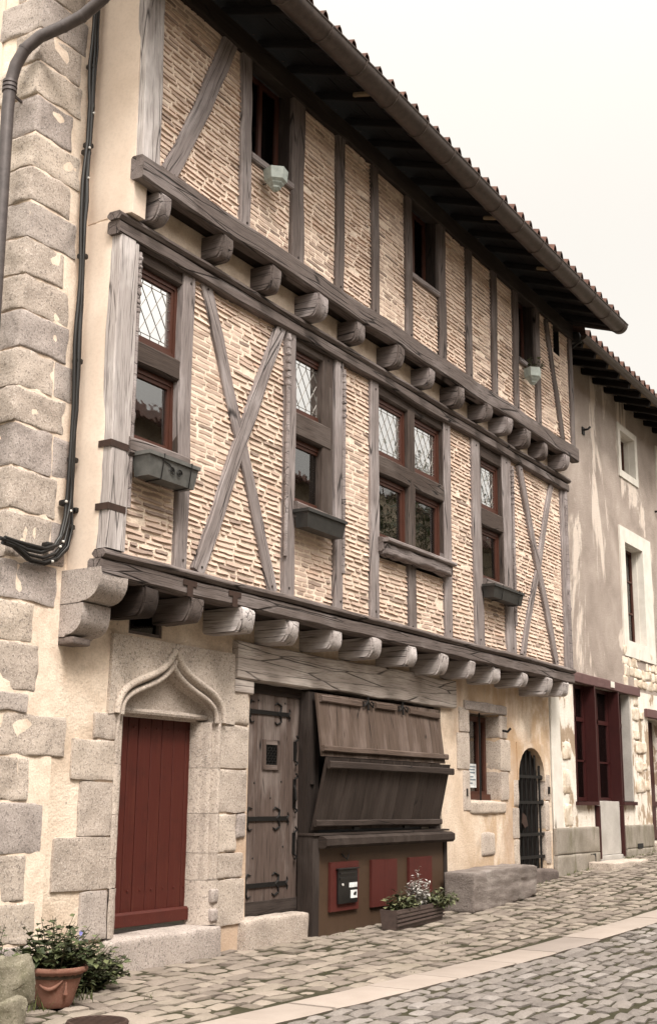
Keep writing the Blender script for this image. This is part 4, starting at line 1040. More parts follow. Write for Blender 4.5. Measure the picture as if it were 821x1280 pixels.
def glaz(b):
    for a, c in ((11.32, 12.2), (12.28, 13.45), (13.53, 14.22)):
        frame4(b, a, c, 1.45, 3.40, .15, .21, .06); b.box(a, c, .145, .215, 2.78, 2.85); b.box((a+c)/2-.03, (a+c)/2+.03, .145, .215, 1.45, 3.4, 2)
        b.box(a, c, .15, .205, 2.1, 2.13)
part('frame', 'maroon', SF, glaz)
part('pane', 'glass_dull', SF, lambda b: b.box(11.34, 14.2, .18, .184, 1.5, 3.38), 0)
parts('sill', 'maroon', SF, [lambda b: b.box(11.25, 12.21, -.06, .3, 1.38, 1.44), lambda b: b.box(13.53, 14.3, -.06, .3, 1.38, 1.44)])
parts('under_sill', 'peel', SF, [lambda b: b.box(11.3, 12.2, .02, .3, .5, 1.38), lambda b: b.box(13.53, 14.25, .02, .3, .5, 1.38)])
part('jamb', 'cement', SF, lambda b: (b.box(14.2, 14.27, -.012, .35, 1.45, 3.40), ))
part('shop_void', 'dark', SF, lambda b: room(b, 11.32, 14.2, 1.4, 3.4, .40, .6), 0)
part('number_plate', 'white_paint', SF, lambda b: b.rough(13.05, 13.25, -.075, -.06, 3.44, 3.55, .01, .002, 3))
def rub_stone(x0, x1, z0, z1):
    part('rubble_stone', 'peel_stone', NH, lambda b: b.rough(x0, x1, -.022, .05, z0, z1, .03, .03, 5, 5), 60)
r = random.Random(9); z = 3.56
for k in range(4):
    x = 13.95+(.1 if k % 2 else 0); h = r.uniform(.14, .24)
    while x < 16.0:
        l = r.uniform(.18, .5)
        if r.random() < .85: rub_stone(x+r.uniform(-.02, .02), x+l-.02, z+r.uniform(-.03, .03), z+h-.01)
        x += l
    z += h*.95
z = 1.6
while z < 3.3:
    h = r.uniform(.18, .4); x = 14.33+r.uniform(0, .2); l = r.uniform(.25, .6)
    rub_stone(x, min(15.25, x+l), z, z+h)
    if r.random() < .4: rub_stone(x+l+.03, min(15.28, x+l+.3), z+.05, z+h-.03)
    z += h+r.uniform(.02, .15)
for z, h, w in ((1.05, .35, .35), (1.55, .4, .28), (2.1, .3, .35)): rub_stone(10.72, 10.72+w, z, z+h)
def nwin(x0, x1, z0, z1, ox0, ox1, oz0, oz1, cols, shut=False):
    Wn = bpy.data.objects.new('window', None); COL.objects.link(Wn); Wn.parent = NH; Wn.location = ((x0+x1)/2-13, 0, z0-.4)
    part('surround', 'white_paint', Wn, lambda b: (b.box(ox0, x0, -.03, .1, oz0, oz1), b.box(x1, ox1, -.03, .1, oz0, oz1), b.box(x0, x1, -.03, .1, z1, oz1), b.box(x0, x1, -.03, .1, oz0, z0)))
    part('reveal', 'white_paint', Wn, lambda b: (b.box(x1-.012, x1+.02, .1, .3, z0, z1), b.box(x0-.02, x0+.012, .1, .3, z0, z1), b.box(x0, x1, .1, .3, z1-.012, z1+.02), b.box(x0, x1, .1, .3, z0-.02, z0+.012)))
    def fr(b):
        frame4(b, x0, x1, z0, z1, .2, .26, .06); b.box((x0+x1)/2-.035, (x0+x1)/2+.035, .19, .25, z0, z1, 2)
        for k in range(1, cols): b.box(x0, x1, .2, .245, z0+(z1-z0)*k/cols-.015, z0+(z1-z0)*k/cols+.015)
    part('frame', 'win_frame', Wn, fr)
    part('pane', 'glass', Wn, lambda b: b.box(x0+.02, x1-.02, .23, .234, z0+.02, z1-.02), 0)
    part('room_lining', 'dark', Wn, lambda b: room(b, x0, x1, z0, z1, .32, .5), 0)
nwin(14.35, 15.45, 4.43, 6.35, 14.08, 16.0, 4.12, 6.64, 3)
nwin(14.38, 15.28, 7.8, 8.62, 14.24, 15.42, 7.66, 8.75, 1)
nwin(17.0, 17.9, 7.2, 8.7, 16.75, 18.15, 7.0, 8.9, 2)
FD = bpy.data.objects.new('front_door', None); COL.objects.link(FD); FD.parent = NH; FD.location = (2.9, .2, .4)
part('door_leaf', 'maroon', FD, lambda b: (planks(b, 15.34, 16.4, .7, 3.0, .25, 5), b.box(15.34, 16.4, .22, .25, 1.35, 1.45), b.box(15.34, 16.4, .22, .25, .75, .9)))
part('lintel', 'maroon_pale', FD, lambda b: b.beam((15.15, -.0, 3.12), (16.6, 0, 3.12), .16, .12))
part('letter_plate', 'white_paint', FD, lambda b: b.box(15.5, 15.62, .23, .248, 2.2, 2.3))
part('step', 'granite', FD, lambda b: b.rough(15.25, 16.5, -.15, .4, .45, .70, .03, .015, 6), 60)
part('wall_hook', 'iron', NH, lambda b: (b.tube([(12.3, 0, 8.07), (12.3, -.1, 8.07), (12.34, -.13, 8.12)], .02, 6), b.box(12.24, 12.36, -.02, 0, 7.98, 8.12)))
part('shutter_stop', 'iron', NH, lambda b: b.tube([(16.55, 0, 7.4), (16.55, -.1, 7.4), (16.6, -.12, 7.55)], .025, 6))
nroof = bpy.data.objects.new('roof', None); COL.objects.link(nroof); nroof.parent = NH; nroof.location = (4, 0, 9)
part('roof_tiles', 'tile', nroof, lambda b: tiles(b, 10.3, 24, -.78, 9.14, 4.2, .34, .3), 50)
x = 10.5
while x < 24:
    part('rafter', 'soffit', nroof, lambda b: b.beam((x, -.70, 9.0), (x, .1, 9.26), .09, .11, up=(0, 0, -1), wob=.012)); x += .62
def nso(b):
    x = 10.3
    while x < 24:
        pale = rnd.random()
        vs = [(x, -.72, 9.09), (x+.6, -.72, 9.09), (x+.6, .1, 9.37), (x, .1, 9.37)]; o = rnd.random()*30
        b.add(vs, [(0, 1, 2, 3)], [(p[1]+o, p[0]+o, p[2]) for p in vs]); x += .62
part('soffit_boards', 'soffit', nroof, nso, 0)
def nso2(b):
    x = 10.86
    while x < 24:
        b.box(x-.2, x+.2, -.70, -.42, 9.055, 9.065); x += .62
part('eaves_tiles', 'soffit_pale', nroof, lambda b: [b.prism([(-.70, 9.085), (-.70, 9.092), (-.40, 9.195), (-.40, 9.188)], 0, 10.6+.62*k, 11.02+.62*k) for k in range(20)])
ng = part('gutter', 'zinc', NH, lambda b: gutter(b, 10.32, 24, -.76, 9.09, .075))
part('gutter_end', 'iron', NH, lambda b: (b.rough(10.25, 10.42, -.72, -.5, 8.98, 9.15, .04, .03, 4), b.tube([(10.3, -.74, 9.0), (10.28, -.6, 8.9), (10.28, -.45, 9.0)], .03, 6)))
part('body', 'rubble', NH, lambda b: (b.box(NX0, 24, 5.9, 6.1, 0, 9.5), b.box(23.9, 24, .1, 5.9, 0, 9.5)))

# ------------------------------------------------------------------ loose things
def window_box(x0, x1, yf, yb, z0, z1, mat, label, scroll, wire=True):
    t = thing('window_box', label, 'planter', ((x0+x1)/2, (yf+yb)/2, z0), 'planters on the first floor window sills')
    ins = .03
    def tr(b):
        lo = [(x0+ins, yf+ins, z0), (x1-ins, yf+ins, z0), (x1-ins, yb-ins*.3, z0), (x0+ins, yb-ins*.3, z0)]
        hi = [(x0, yf, z1), (x1, yf, z1), (x1, yb, z1), (x0, yb, z1)]
        hin = [(x0+.012, yf+.012, z1), (x1-.012, yf+.012, z1), (x1-.012, yb-.012, z1), (x0+.012, yb-.012, z1)]
        bot = [(p[0], p[1], z1-.04) for p in hin]
        vs = lo+hi+hin+bot
        fs = [(3, 2, 1, 0)]+[(k, (k+1) % 4, 4+(k+1) % 4, 4+k) for k in range(4)]+[(4+k, 4+(k+1) % 4, 8+(k+1) % 4, 8+k) for k in range(4)]+[(8+k, 8+(k+1) % 4, 12+(k+1) % 4, 12+k) for k in range(4)]
        b.add(vs, fs)
    part('trough', mat, t, tr, 20)
    part('rim', mat, t, lambda b: frame4_xy(b, x0-.012, x1+.012, yf-.012, yb+.005, z1-.028, z1+.006, .02))
    part('soil', 'soil', t, lambda b: b.box(x0+.014, x1-.014, yf+.014, yb-.014, z1-.05, z1-.03))
    if wire:
        for x in (x0+(x1-x0)*.27, x0+(x1-x0)*.83): part('wire_holder', 'iron', t, lambda b: b.tube([(x, yb+.02, z1+.01), (x, yf-.015, z1+.01), (x, yf+ins-.01, z0-.006), (x, yb, z0-.01)], .006, 6))
    if scroll:
        xc = (x0+x1)/2+.03; zc = (z0+z1)/2
        def yy(z): return yf+ins*(z1-z)/(z1-z0)-.006
        def sc(b):
            for s in (1, -1):
                pts = []
                for k in range(18):
                    a = k*.55; rr = .042*(1-k/20); pts.append((xc+s*(.05+rr*math.cos(a)), yy(zc), zc-.01+rr*math.sin(a)))
                b.tube(pts, .005, 5)
            b.tube([(xc-.2, yy(zc+.06), zc+.06), (xc-.1, yy(zc+.05), zc+.04), (xc-.01, yy(zc), zc-.02)], .004, 5)
        part('scroll_ornament', 'iron', t, sc)
    return t
def frame4_xy(b, x0, x1, y0, y1, z0, z1, w):
    b.box(x0, x1, y0, y0+w, z0, z1); b.box(x0, x1, y1-w, y1, z0, z1); b.box(x0, x0+w, y0+w, y1-w, z0, z1); b.box(x1-w, x1, y0+w, y1-w, z0, z1)
window_box(-.50, .20, -.62, -.42, 4.19, 4.40, 'green_plastic', 'grey green window box with scroll ornament, under the leftmost leaded window', True)
window_box(2.10, 2.88, -.60, -.42, 4.23, 4.42, 'dark_plastic', 'plain dark olive window box under the narrow window left of the four light window', False, False)
window_box(6.84, 7.86, -.60, -.42, 4.16, 4.34, 'dark_plastic', 'dark window box in wire holder under the narrow window near the right X brace', False)

def hexpot(xc, yc, zt, s, label):
    t = thing('hexagonal_pot', label, 'flower pot', (xc, yc, zt-.26*s), 'mint hexagonal pots below the top floor windows')
    def ring(b, rs):
        n = 6; vs = []
        for r_, z in rs:
            for k in range(n):
                a = math.pi*2*k/n+.2; vs.append((xc+r_*math.cos(a), yc+r_*math.sin(a), z))
        fs = [(i*n+k, i*n+(k+1) % n, (i+1)*n+(k+1) % n, (i+1)*n+k) for i in range(len(rs)-1) for k in range(n)]
        fs += [tuple(range(n)), tuple(range((len(rs)-1)*n, len(rs)*n))]
        b.add(vs, fs)
    part('body', 'mint', t, lambda b: ring(b, [(.03*s, zt-.29*s), (.07*s, zt-.255*s), (.075*s, zt-.235*s), (.11*s, zt-.20*s), (.115*s, zt-.185*s), (.15*s, zt-.155*s), (.152*s, zt-.145*s), (.165*s, zt), (.15*s, zt), (.145*s, zt-.05*s)]), 20)
    part('wire_holder', 'iron', t, lambda b: (b.tube([(xc, yc+.1, zt-.02), (xc, -.58, zt+.05)], .006, 6), b.tube([(xc, yc+.12*s, zt-.14*s), (xc, -.58, zt-.14*s)], .006, 6)))
    return t
hexpot(1.17, -.74, 7.83, .80, 'empty mint green hexagonal pot under the leftmost top floor window')
hexpot(8.1, -.74, 7.80, .85, 'mint hexagonal pot holding a plant under the rightmost top floor window')

# plants
def leaves(b, pts, size, r, droop=.3, aspect=.6):
    for p, d in pts:
        d = Vector(d)
        if d.length < 1e-4: d = Vector((0, 0, 1))
        d = (d.normalized()+Vector((r.uniform(-.5, .5), r.uniform(-.5, .5), r.uniform(-.4, .5)-droop))).normalized()
        s = size*r.uniform(.4, 1.4); sd = d.cross(Vector((r.uniform(-.4, .4), r.uniform(-.4, .4), 1)))
        if sd.length < .05: continue
        sd.normalize(); up = sd.cross(d); p = Vector(p); w = s*aspect*.5
        vs = [p, p+d*s*.45-sd*w+up*w*.25, p+d*s*.5+up*-.02*s, p+d*s*.45+sd*w+up*w*.25, p+d*s-up*s*.12]
        b.add(vs, [(0, 2, 1), (0, 3, 2), (1, 2, 4), (2, 3, 4)], None, r.random())
def plant(name, label, cat, base, stems, hgt, spread, nleaf, size, mat, seed, droop=.3, aspect=.6, ext=(1, 1), lean=(0, 0), flat=False):
    t = thing(name, label, cat, base); r = random.Random(seed); st = MB(); lf = MB()
    for k in range(stems):
        a = r.uniform(0, 6.283); sp = spread*math.sqrt(r.random()); h = hgt*r.uniform(.45, 1)*(1-.45*(sp/spread)**2)
        end = Vector(base)+Vector((math.cos(a)*sp*ext[0]+lean[0], math.sin(a)*sp*ext[1]+lean[1], h))
        b0 = Vector(base)+Vector((math.cos(a)*sp*ext[0]*.35, math.sin(a)*sp*ext[1]*.35, 0)); mid = (b0+end)/2+Vector((r.uniform(-.03, .03), r.uniform(-.03, .03), h*.12))
        pts = [b0, mid, end]; st.tube(pts, [.004, .003, .002], 5)
        for i in range(nleaf):
            u = .12+.88*i/nleaf+r.uniform(-.05, .05)
            p = b0*(1-u)**2+mid*2*u*(1-u)+end*u*u
            ang = r.uniform(0, 6.283); lf.__class__
            leaves(lf, [(p, (math.cos(ang), math.sin(ang), .3))], size*(1-.35*u), r, droop, aspect)
    st.build('stem', M['stem'], t); lf.build('foliage', M[mat], t, 0)
    return t
# street planter trough with its plants
gx = g(4.5)
t = thing('planter_trough', 'low purple brown ribbed planter trough on the paving before the brown counter', 'planter', (4.55, -.5, g(4.55)))
def trough(b):
    n = 2; x0, x1 = 3.98, 5.14; 
    zb0, zb1 = g(x0)+.0, g(x1)+.0
    zt = .255
    vs = [(x0+.02, -.60, zb0), (x1-.02, -.60, zb1), (x1-.02, -.42, zb1), (x0+.02, -.42, zb0), (x0, -.62, zt), (x1, -.62, zt+.03), (x1, -.40, zt+.03), (x0, -.40, zt),
          (x0+.02, -.60, zt), (x1-.02, -.60, zt+.03), (x1-.02, -.42, zt+.03), (x0+.02, -.42, zt), (x0+.02, -.60, zt-.05), (x1-.02, -.60, zt-.02), (x1-.02, -.42, zt-.02), (x0+.02, -.42, zt-.05)]
    b.add(vs, [(3, 2, 1, 0)]+[(k, (k+1) % 4, 4+(k+1) % 4, 4+k) for k in range(4)]+[(4+k, 4+(k+1) % 4, 8+(k+1) % 4, 8+k) for k in range(4)]+[(8+k, 8+(k+1) % 4, 12+(k+1) % 4, 12+k) for k in range(4)]+[(12, 13, 14, 15)])
part('trough', 'trough', t, trough, 20)
part('rib', 'trough', t, lambda b: [b.bar((3.985, -.615-.001*k, .225-k*.042), (5.135, -.615-.001*k, .255-k*.038), .02, .018) for k in range(4)])
part('soil', 'soil', t, lambda b: b.box(4.0, 5.12, -.595, -.425, .19, .215))
plant('potted_plant', 'leafy green plant at the left end of the ribbed planter trough', 'plant', (4.32, -.5, .21), 40, .27, .24, 10, .085, 'leaf_mid', 2, ext=(1.4, .7), aspect=.8)
plant('potted_plant', 'silvery white felted plant standing tallest in the ribbed planter trough', 'plant', (4.72, -.5, .21), 26, .52, .17, 22, .085, 'leaf_silver', 3, droop=.1, aspect=.35, ext=(1, .8))
plant('potted_plant', 'trailing ivy spilling over the right end of the ribbed planter trough', 'plant', (5.0, -.52, .23), 46, .24, .38, 12, .075, 'leaf_mid', 4, droop=.7, ext=(1.0, .6), lean=(.08, -.05), aspect=.8)
plant('potted_plant', 'small dark leafy plant growing in the mint hexagonal pot', 'plant', (8.1, -.76, 7.76), 16, .30, .2, 8, .07, 'leaf', 6, ext=(1, .8), lean=(.08, 0))
plant('potted_plant', 'tiny pale sprout in the dark olive window box', 'plant', (2.55, -.5, 4.39), 5, .12, .1, 5, .035, 'leaf_mid', 8)

# stone bench
t = tag(MB().build('stone_bench', M['stone_dark']) if False else part('stone_bench', 'stone_dark', None, lambda b: bench(b), 60) if False else None, 'x', 'y') if False else None
def bench(b):
    bm = bmesh.new(); bmesh.ops.create_cube(bm, size=2); bmesh.ops.subdivide_edges(bm, edges=bm.edges[:], cuts=18, use_grid_fill=True)
    vs = []
    for v in bm.verts:
        u, w, q = v.co
        x = 7.02+u*1.04; y = -.41+w*.21
        zb = g(x)-.02; zt = .57+.03*(x-6)*.6
        if u > .55: zb += .10*(u-.55)*(1 if w < 0 else 0)
        z = zb+(zt-zb)*(q+1)/2
        p = Vector((x, y, z)); e = (abs(u) > .97)+(abs(w) > .97)+(abs(q) > .97)
        if e >= 2: p -= Vector((u*.008*(abs(u) > .97), w*.008*(abs(w) > .97), q*.008*(abs(q) > .97)))
        am = .006 if u < -.9 else .016
        d = Vector((N(x*3, y*5, z*5), N(x*3+7, y*5, z*6), N(x*3, y*5+9, z*5)*.7))*am*1.3+Vector((0, N(x*9, 2, z*11)*am*.9+N(x*22, 5, z*26)*am*.6, N(x*20, y*20, 3)*am*.3))
        if u > .35 and w < 0 and N(x*4, 3, z*6) > .15: d.y += .035*(N(x*4, 3, z*6)-.15)*4*.5
        if u > .7: p.z -= .12*(u-.7)*(q > 0); p.y += .05*(u-.7)
        vs.append(p+d)
    bm.verts.index_update(); b.add(vs, [tuple(v.index for v in f.verts) for f in bm.faces], None, .6); bm.free()
o = part('stone_bench', 'bench_stone', None, bench, 40)
tag(o, 'long rough hewn stone block used as bench below the small ground floor window', 'bench')
o = part('entrance_step', 'granite', None, lambda b: b.rough(11.55, 13.35, -.50, -.06, .26, .475, .02, .012, 9, 3), 60)
tag(o, 'pale loose stone step before the grey cement panel of the maroon shopfront', 'step')

# mailbox + notice
t = thing('mailbox', 'black mailbox with white name labels on a red board on the brown counter', 'mailbox', (3.64, -.165, .33))
part('box', 'blackplastic', t, lambda b: b.rough(3.45, 3.86, -.19, -.162, .335, .69, .006, 0, 4), 40)
part('flap', 'blackplastic', t, lambda b: (b.box(3.47, 3.84, -.198, -.189, .585, .61), b.box(3.47, 3.84, -.201, -.189, .645, .665), b.rough(3.43, 3.88, -.206, -.162, .692, .71, .006, 0, 3)))
part('name_label', 'paper', t, lambda b: b.box(3.67, 3.84, -.194, -.1905, .50, .55))
part('name_label', 'paper', t, lambda b: b.box(3.70, 3.84, -.194, -.1905, .385, .47))
part('printed_mark', 'blackplastic', t, lambda b: (b.box(3.76, 3.815, -.1965, -.1945, .415, .44), b.box(3.78, 3.825, -.1965, -.1945, .44, .45)))
part('keyhole', 'clip', t, lambda b: b.tube([(3.53, -.189, .535), (3.53, -.199, .535)], .014, 10))
t = thing('paper_notice', 'white printed notice taped inside the small ground floor window', 'notice', (7.8, .235, 1.65))
part('sheet', 'paper', t, lambda b: b.box(7.66, 7.93, .233, .2365, 1.62, 1.95), 0)
part('print', 'print', t, lambda b: [b.box(7.69, 7.69+w*.55, .2305, .2325, z+.02, z+.04) for w, z in ((.38, 1.88), (.34, 1.84), (.36, 1.80), (.25, 1.74), (.38, 1.70), (.2, 1.65))], 0)

# terracotta pot, plants and rocks in the corner
PB = Vector((-1.57, -.87, g(-1.57)))
t = thing('terracotta_pot', 'terracotta pot with moulded swag by the corner stones', 'flower pot', PB)
def lathe(b, c, prof, n=28):
    vs = [(c[0]+r_*math.cos(6.28318*k/n), c[1]+r_*math.sin(6.28318*k/n), c[2]+z) for r_, z in prof for k in range(n)]
    fs = [(i*n+k, i*n+(k+1) % n, (i+1)*n+(k+1) % n, (i+1)*n+k) for i in range(len(prof)-1) for k in range(n)]
    fs.append(tuple(range(n))); b.add(vs, fs)
part('body', 'terracotta', t, lambda b: lathe(b, PB, [(.11, 0), (.125, .02), (.135, .05), (.17, .16), (.19, .225), (.22, .24), (.228, .255), (.22, .275), (.20, .275), (.19, .24)]), 50)
def swag(b):
    pts = []
    for k in range(9):
        u = k/8; a = -3.05+.95*u; z = .165+.03*u-.045*math.sin(math.pi*u); r_ = .135+.035*(z-.05)/.11+.003
        pts.append((PB.x+r_*math.cos(a), PB.y+r_*math.sin(a), PB.z+z))
    b.tube(pts, [.006, .009, .013, .015, .016, .015, .013, .009, .006], 8)
    a = -1.95; r_ = .176; c = Vector((PB.x+r_*math.cos(a), PB.y+r_*math.sin(a), PB.z+.185))
    b.tube([c, c-Vector((0, 0, .05)), c-Vector((-.005, -.005, .085))], [.008, .010, .017], 7)
    b.tube([c+Vector((.018*math.cos(k*1.05)*-math.sin(a), .018*math.cos(k*1.05)*math.cos(a), .02+.018*math.sin(k*1.05))) for k in range(7)], .004, 5)
part('swag_relief', 'terracotta', t, swag, 60)
part('soil', 'soil', t, lambda b: b.tube([(PB.x, PB.y, PB.z+.20), (PB.x, PB.y, PB.z+.245)], .19, 20))
plant('potted_plant', 'bushy periwinkle with upright shoots growing in the terracotta pot', 'plant', (PB.x, PB.y, PB.z+.24), 52, .42, .33, 11, .092, 'leaf', 12, aspect=.75)
plant('shrub', 'dark low periwinkle clump spreading between terracotta pot and threshold', 'shrub', (-.98, -.52, 0.0), 150, .40, .46, 12, .088, 'leaf', 13, aspect=.7, ext=(1.0, .7), lean=(.05, 0))
plant('shrub', 'tall leafy stems growing behind the mossy rocks at the left edge', 'shrub', (-1.78, -.42, 0.0), 60, .6, .32, 14, .07, 'leaf', 14, aspect=.7)
fl = tag(MB().build('x', M['flower']), 'x', 'x') if False else None
def flower(b):
    c = Vector((-.93, -.5, .42))
    for k in range(5):
        a = k*1.2566; d = Vector((math.cos(a), -.2, math.sin(a)))*.022
        s = Vector((-math.sin(a), 0, math.cos(a)))*.011
        b.add([c, c+d*.7-s, c+d, c+d*.7+s], [(0, 1, 2, 3)], None, .5)
    b.tube([c, c+Vector((0, .01, -.12))], .002, 4)
tag(part('periwinkle_flower', 'flower', None, flower, 0), 'single pale blue flower above the dark periwinkle clump', 'flower')
o = part('rock', 'rock', None, lambda b: b.rough(-2.95, -2.16, -1.25, -.75, .17, .41, .05, .075, 14, 6), 60); tag(o, 'pale mossy boulder at the left edge, resting on another stone', 'rock')
o = part('rock', 'rock', None, lambda b: b.rough(-2.95, -2.24, -1.3, -.8, -.04, .16, .03, .06, 14, 6), 60); tag(o, 'flat mossy stone beneath the pale boulder at the left edge', 'rock')
t = thing('drain_cover', 'round ribbed iron drain cover set in the paving at the bottom edge', 'drain cover', (-1.75, -1.55, g(-1.75)))
def drain(b):
    c = (-1.93, -1.60); z = g(-1.93)+.018
    b.tube([(c[0]+.19*math.cos(k*.2618), c[1]+.19*math.sin(k*.2618), z) for k in range(25)], .016, 6)
    for i in range(-5, 6):
        x = i*.034; h = math.sqrt(max(0, .185**2-x*x)); b.bar((c[0]+x, c[1]-h, z+.004), (c[0]+x, c[1]+h, z+.004), .014, .014, up=(0, 0, 1))
part('sump', 'dark', t, lambda b: b.tube([(-1.93, -1.60, g(-1.93)-.03), (-1.93, -1.60, g(-1.93)+.006)], .185, 20))
part('grating', 'rust', t, drain, 0)
# grass and weeds along the wall foot: stuff
def tufts():
    b = MB(); r = random.Random(21)
    spots = [(-1.55, -.85, .09, 60, .16), (-1.25, -.85, .06, 25, .1), (-1.9, -.85, .12, 60, .17)]
    for k in range(60): x = r.uniform(8.0, 15); spots.append((x, -.08-.12*r.random(), .05, 7, .05))
    for k in range(40): x = r.uniform(3.2, 9); spots.append((x, -.15-.2*r.random(), .04, 4, .04))
    for k in range(50): x = r.uniform(-1, 12); spots.append((x, strip_y(x)*r.random(), .04, 3, .028))
    for (x, y, sp, n, h) in spots:
        for i in range(n):
            px = x+r.gauss(0, sp); py = y+r.gauss(0, sp*.6); z = g(px)-.01; hh = h*r.uniform(.5, 1.2)
            a = r.uniform(0, 6.28); dx, dy = math.cos(a)*.004, math.sin(a)*.004; lx, ly = r.gauss(0, .35)*hh, r.gauss(0, .35)*hh
            b.add([(px-dx, py-dy, z), (px+dx, py+dy, z), (px+dx*.6+lx*.4, py+dy*.6+ly*.4, z+hh*.6), (px-dx*.6+lx*.4, py-dy*.6+ly*.4, z+hh*.6), (px+lx, py+ly, z+hh)],
                  [(0, 1, 2, 3), (3, 2, 4)], None, r.random())
    o = b.build('grass_tufts', M['grass'], None, 0)
    tag(o, 'thin grass and weeds at the wall foot and between the setts', 'grass', kind='stuff')
tufts()

# ------------------------------------------------------------------ far side of the street (seen in the window panes)
def far_house(x0, x1, yf, eave, ridge, label, seed):
    r = random.Random(seed); d = 7.0
    t = thing('street_house', label, 'house', ((x0+x1)/2, yf, 0))
    z0 = g(x0)-.6
    part('walls', 'rubble', t, lambda b: (b.box(x0, x1, yf-d, yf, z0, eave), b.prism([(yf-d, eave), (yf, eave), (yf-d/2, ridge-.1)], 0, x0, x1)))
    def rf(b):
        for s in (1, -1):
            ye = yf+.4 if s > 0 else yf-d-.4
            n = int((x1-x0)/.12); vs = []
            for i in range(n+1):
                xx = x0-.2+(x1-x0+.4)*i/n; h = .02*math.sin(i*2.1)
                vs += [(xx, ye, eave-.15+h), (xx, yf-d/2, ridge+h), (xx, ye, eave-.25)]
            b.add(vs, [(i*3, i*3+3, i*3+4, i*3+1) for i in range(n)]+[(i*3+2, i*3+5, i*3+3, i*3) for i in range(n)])
    part('roof', 'tile', t, rf)
    part('chimney', 'rubble', t, lambda b: b.box(x0+1.5, x0+2.3, yf-d/2-.3, yf-d/2+.4, ridge-.5, ridge+.9))
    k = 0; x = x0+1.2
    while x < x1-1.6:
        for z in ((1.2, 4.2, 7.4) if eave > 9 else (1.2, 4.2)):
            def wf(b): frame4(b, x, x+1.0, z, z+1.6, yf-.01, yf+.05, .09); b.box(x+.46, x+.54, yf, yf+.045, z, z+1.6)
            w_ = part('window', 'white_paint', t, wf)
            part('pane', 'dark', w_, lambda b: b.box(x+.05, x+.95, yf+.002, yf+.012, z+.05, z+1.55), 0)
        x += 2.9
far_house(-26, -4, -11.5, 8.2, 10.6, 'plain rendered tiled house across the street, farthest down the hill', 1)  # unseen and in no pane's reflection; stands here for the lighting
far_house(-4, 21, -11.5, 10.2, 12.3, 'long rendered tiled house across the street, facing the timber framed house', 2)
far_house(30, 47, -11.2, 10.4, 12.6, 'rendered tiled house across the street, farthest up the hill', 3)
def far_tree(x, y, h, seed, label):
    r = random.Random(seed); t = thing('street_tree', label, 'tree', (x, y, g(x)-.3))
    z0 = g(x)-.3
    part('trunk', 'stem', t, lambda b: (b.tube([(x, y, z0), (x+.1, y, z0+h*.4), (x, y+.1, z0+h*.8)], [.25, .17, .05], 10),
         [b.tube([(x, y, z0+h*(.3+.06*k)), (x+1.6*math.cos(k*2.1), y+1.6*math.sin(k*2.1), z0+h*(.55+.06*k))], [.08, .03], 6) for k in range(6)]))
    b = MB(); cl = [Vector((x+r.gauss(0, 1.3), y+r.gauss(0, 1.2), z0+h*r.uniform(.42, .98))) for _ in range(34)]
    for c in cl:
        for i in range(70):
            p = c+Vector((r.gauss(0, .5), r.gauss(0, .5), r.gauss(0, .42))); leaves(b, [(p, (r.gauss(0, 1), r.gauss(0, 1), 0))], .24, r)
    b.build('crown', M['leaf'], t, 0)
far_tree(24.6, -12.3, 11.0, 4, 'shorter leafy tree in the gap between the houses across the street')
far_tree(27.6, -12.4, 12.6, 5, 'taller leafy tree in the gap between the houses across the street')


# ------------------------------------------------------------------ camera
cam = bpy.data.cameras.new('Camera'); co = bpy.data.objects.new('Camera', cam); COL.objects.link(co)
cam.sensor_fit = 'VERTICAL'; cam.sensor_height = 24; cam.lens = 1530.56/1280*24; cam.clip_end = 2000; cam.clip_start = .1
Rm = ((0.52367277, 0.19864383, 0.82843676), (-0.85187344, 0.111988, 0.51163495), (0.00885815, -0.97365257, 0.22786447))
mt = Matrix(((Rm[0][0], -Rm[0][1], -Rm[0][2], -8.435), (Rm[1][0], -Rm[1][1], -Rm[1][2], -7.3547), (Rm[2][0], -Rm[2][1], -Rm[2][2], 1.45), (0, 0, 0, 1)))
co.matrix_world = mt; SC.camera = co

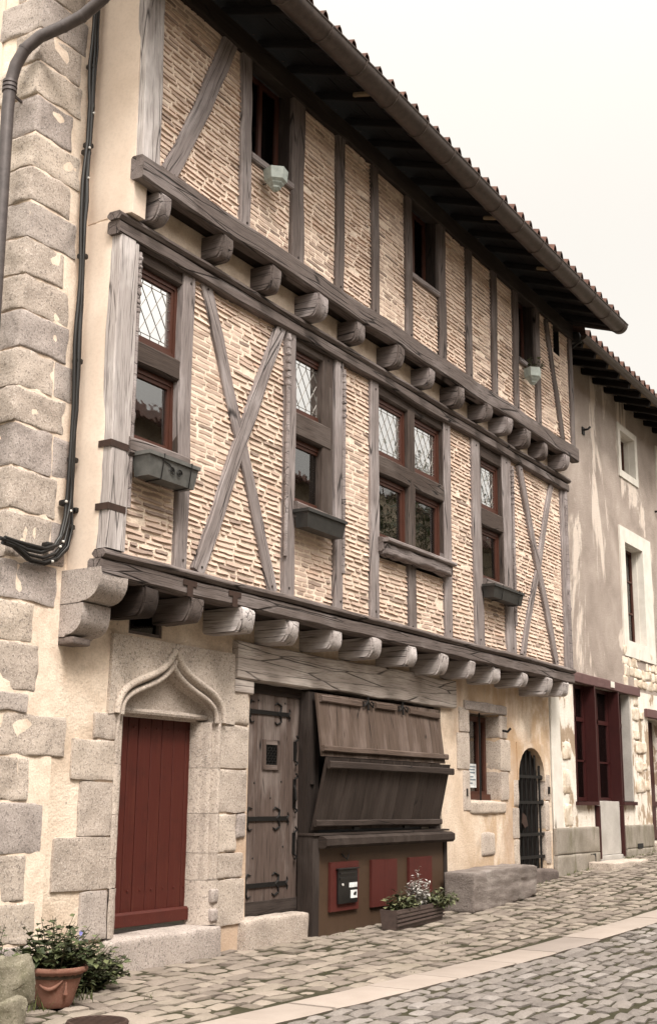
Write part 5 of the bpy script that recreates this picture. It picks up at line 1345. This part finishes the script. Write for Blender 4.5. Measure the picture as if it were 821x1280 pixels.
# ------------------------------------------------------------------ light
SUN_AZ = R(215); SUN_EL = R(54)      # compass style: direction the light comes from (x = sin, y = cos)
sd = Vector((math.sin(SUN_AZ)*math.cos(SUN_EL), math.cos(SUN_AZ)*math.cos(SUN_EL), math.sin(SUN_EL)))
L = bpy.data.lights.new('Sun', 'SUN'); L.energy = 1.5; L.angle = R(14); L.color = (1, .925, .845)
lo = bpy.data.objects.new('Sun', L); COL.objects.link(lo); lo.rotation_euler = sd.to_track_quat('Z', 'Y').to_euler(); lo.location = (0, -10, 20)
w = bpy.data.worlds.new('World'); SC.world = w; w.use_nodes = True
nt = w.node_tree
for n in list(nt.nodes): nt.nodes.remove(n)
out = nt.nodes.new('ShaderNodeOutputWorld')
sky = nt.nodes.new('ShaderNodeTexSky'); sky.sky_type = 'NISHITA'; sky.sun_disc = False; sky.sun_elevation = SUN_EL; sky.sun_rotation = SUN_AZ; sky.dust_density = 4
bg1 = nt.nodes.new('ShaderNodeBackground'); bg1.inputs[1].default_value = .05; SKYK = 1; hs = nt.nodes.new('ShaderNodeHueSaturation'); hs.inputs['Saturation'].default_value = .15; nt.links.new(sky.outputs[0], hs.inputs['Color']); nt.links.new(mixc(nt, 1.0, hs.outputs[0], (1, .94, .86), 'MULTIPLY'), bg1.inputs[0])
# bright cloud layer: warm white, brighter round the hidden sun
tc = nt.nodes.new('ShaderNodeTexCoord')
dt = nt.nodes.new('ShaderNodeVectorMath'); dt.operation = 'DOT_PRODUCT'; nt.links.new(tc.outputs['Generated'], dt.inputs[0]); dt.inputs[1].default_value = sd
br = nt.nodes.new('ShaderNodeMapRange'); nt.links.new(dt.outputs['Value'], br.inputs[0])
br.inputs[1].default_value = .2; br.inputs[2].default_value = 1.0; br.inputs[3].default_value = 0; br.inputs[4].default_value = .7
sx = nt.nodes.new('ShaderNodeSeparateXYZ'); nt.links.new(tc.outputs['Generated'], sx.inputs[0])
zz = math_(nt, 'POWER', math_(nt, 'MAXIMUM', sx.outputs[2], 0.0), 4.0)
cn = noi(nt, tc.outputs['Generated'], 2.2, 5, .5)
base_ = math_(nt, 'ADD', math_(nt, 'ADD', .22, math_(nt, 'MULTIPLY', zz, 1.0)), br.outputs[0])
cm = math_(nt, 'MULTIPLY', base_, math_(nt, 'ADD', math_(nt, 'MULTIPLY', cn, .16), .92))
bg2 = nt.nodes.new('ShaderNodeBackground'); bg2.inputs[0].default_value = (1, .950, .865, 1); nt.links.new(cm, bg2.inputs[1])
ad = nt.nodes.new('ShaderNodeAddShader'); nt.links.new(bg1.outputs[0], ad.inputs[0]); nt.links.new(bg2.outputs[0], ad.inputs[1]); nt.links.new(ad.outputs[0], out.inputs[0])
SC.view_settings.view_transform = 'Standard'; SC.view_settings.look = 'None'; SC.view_settings.exposure = 1.33; SC.view_settings.gamma = 1
SC.render.engine = 'CYCLES'
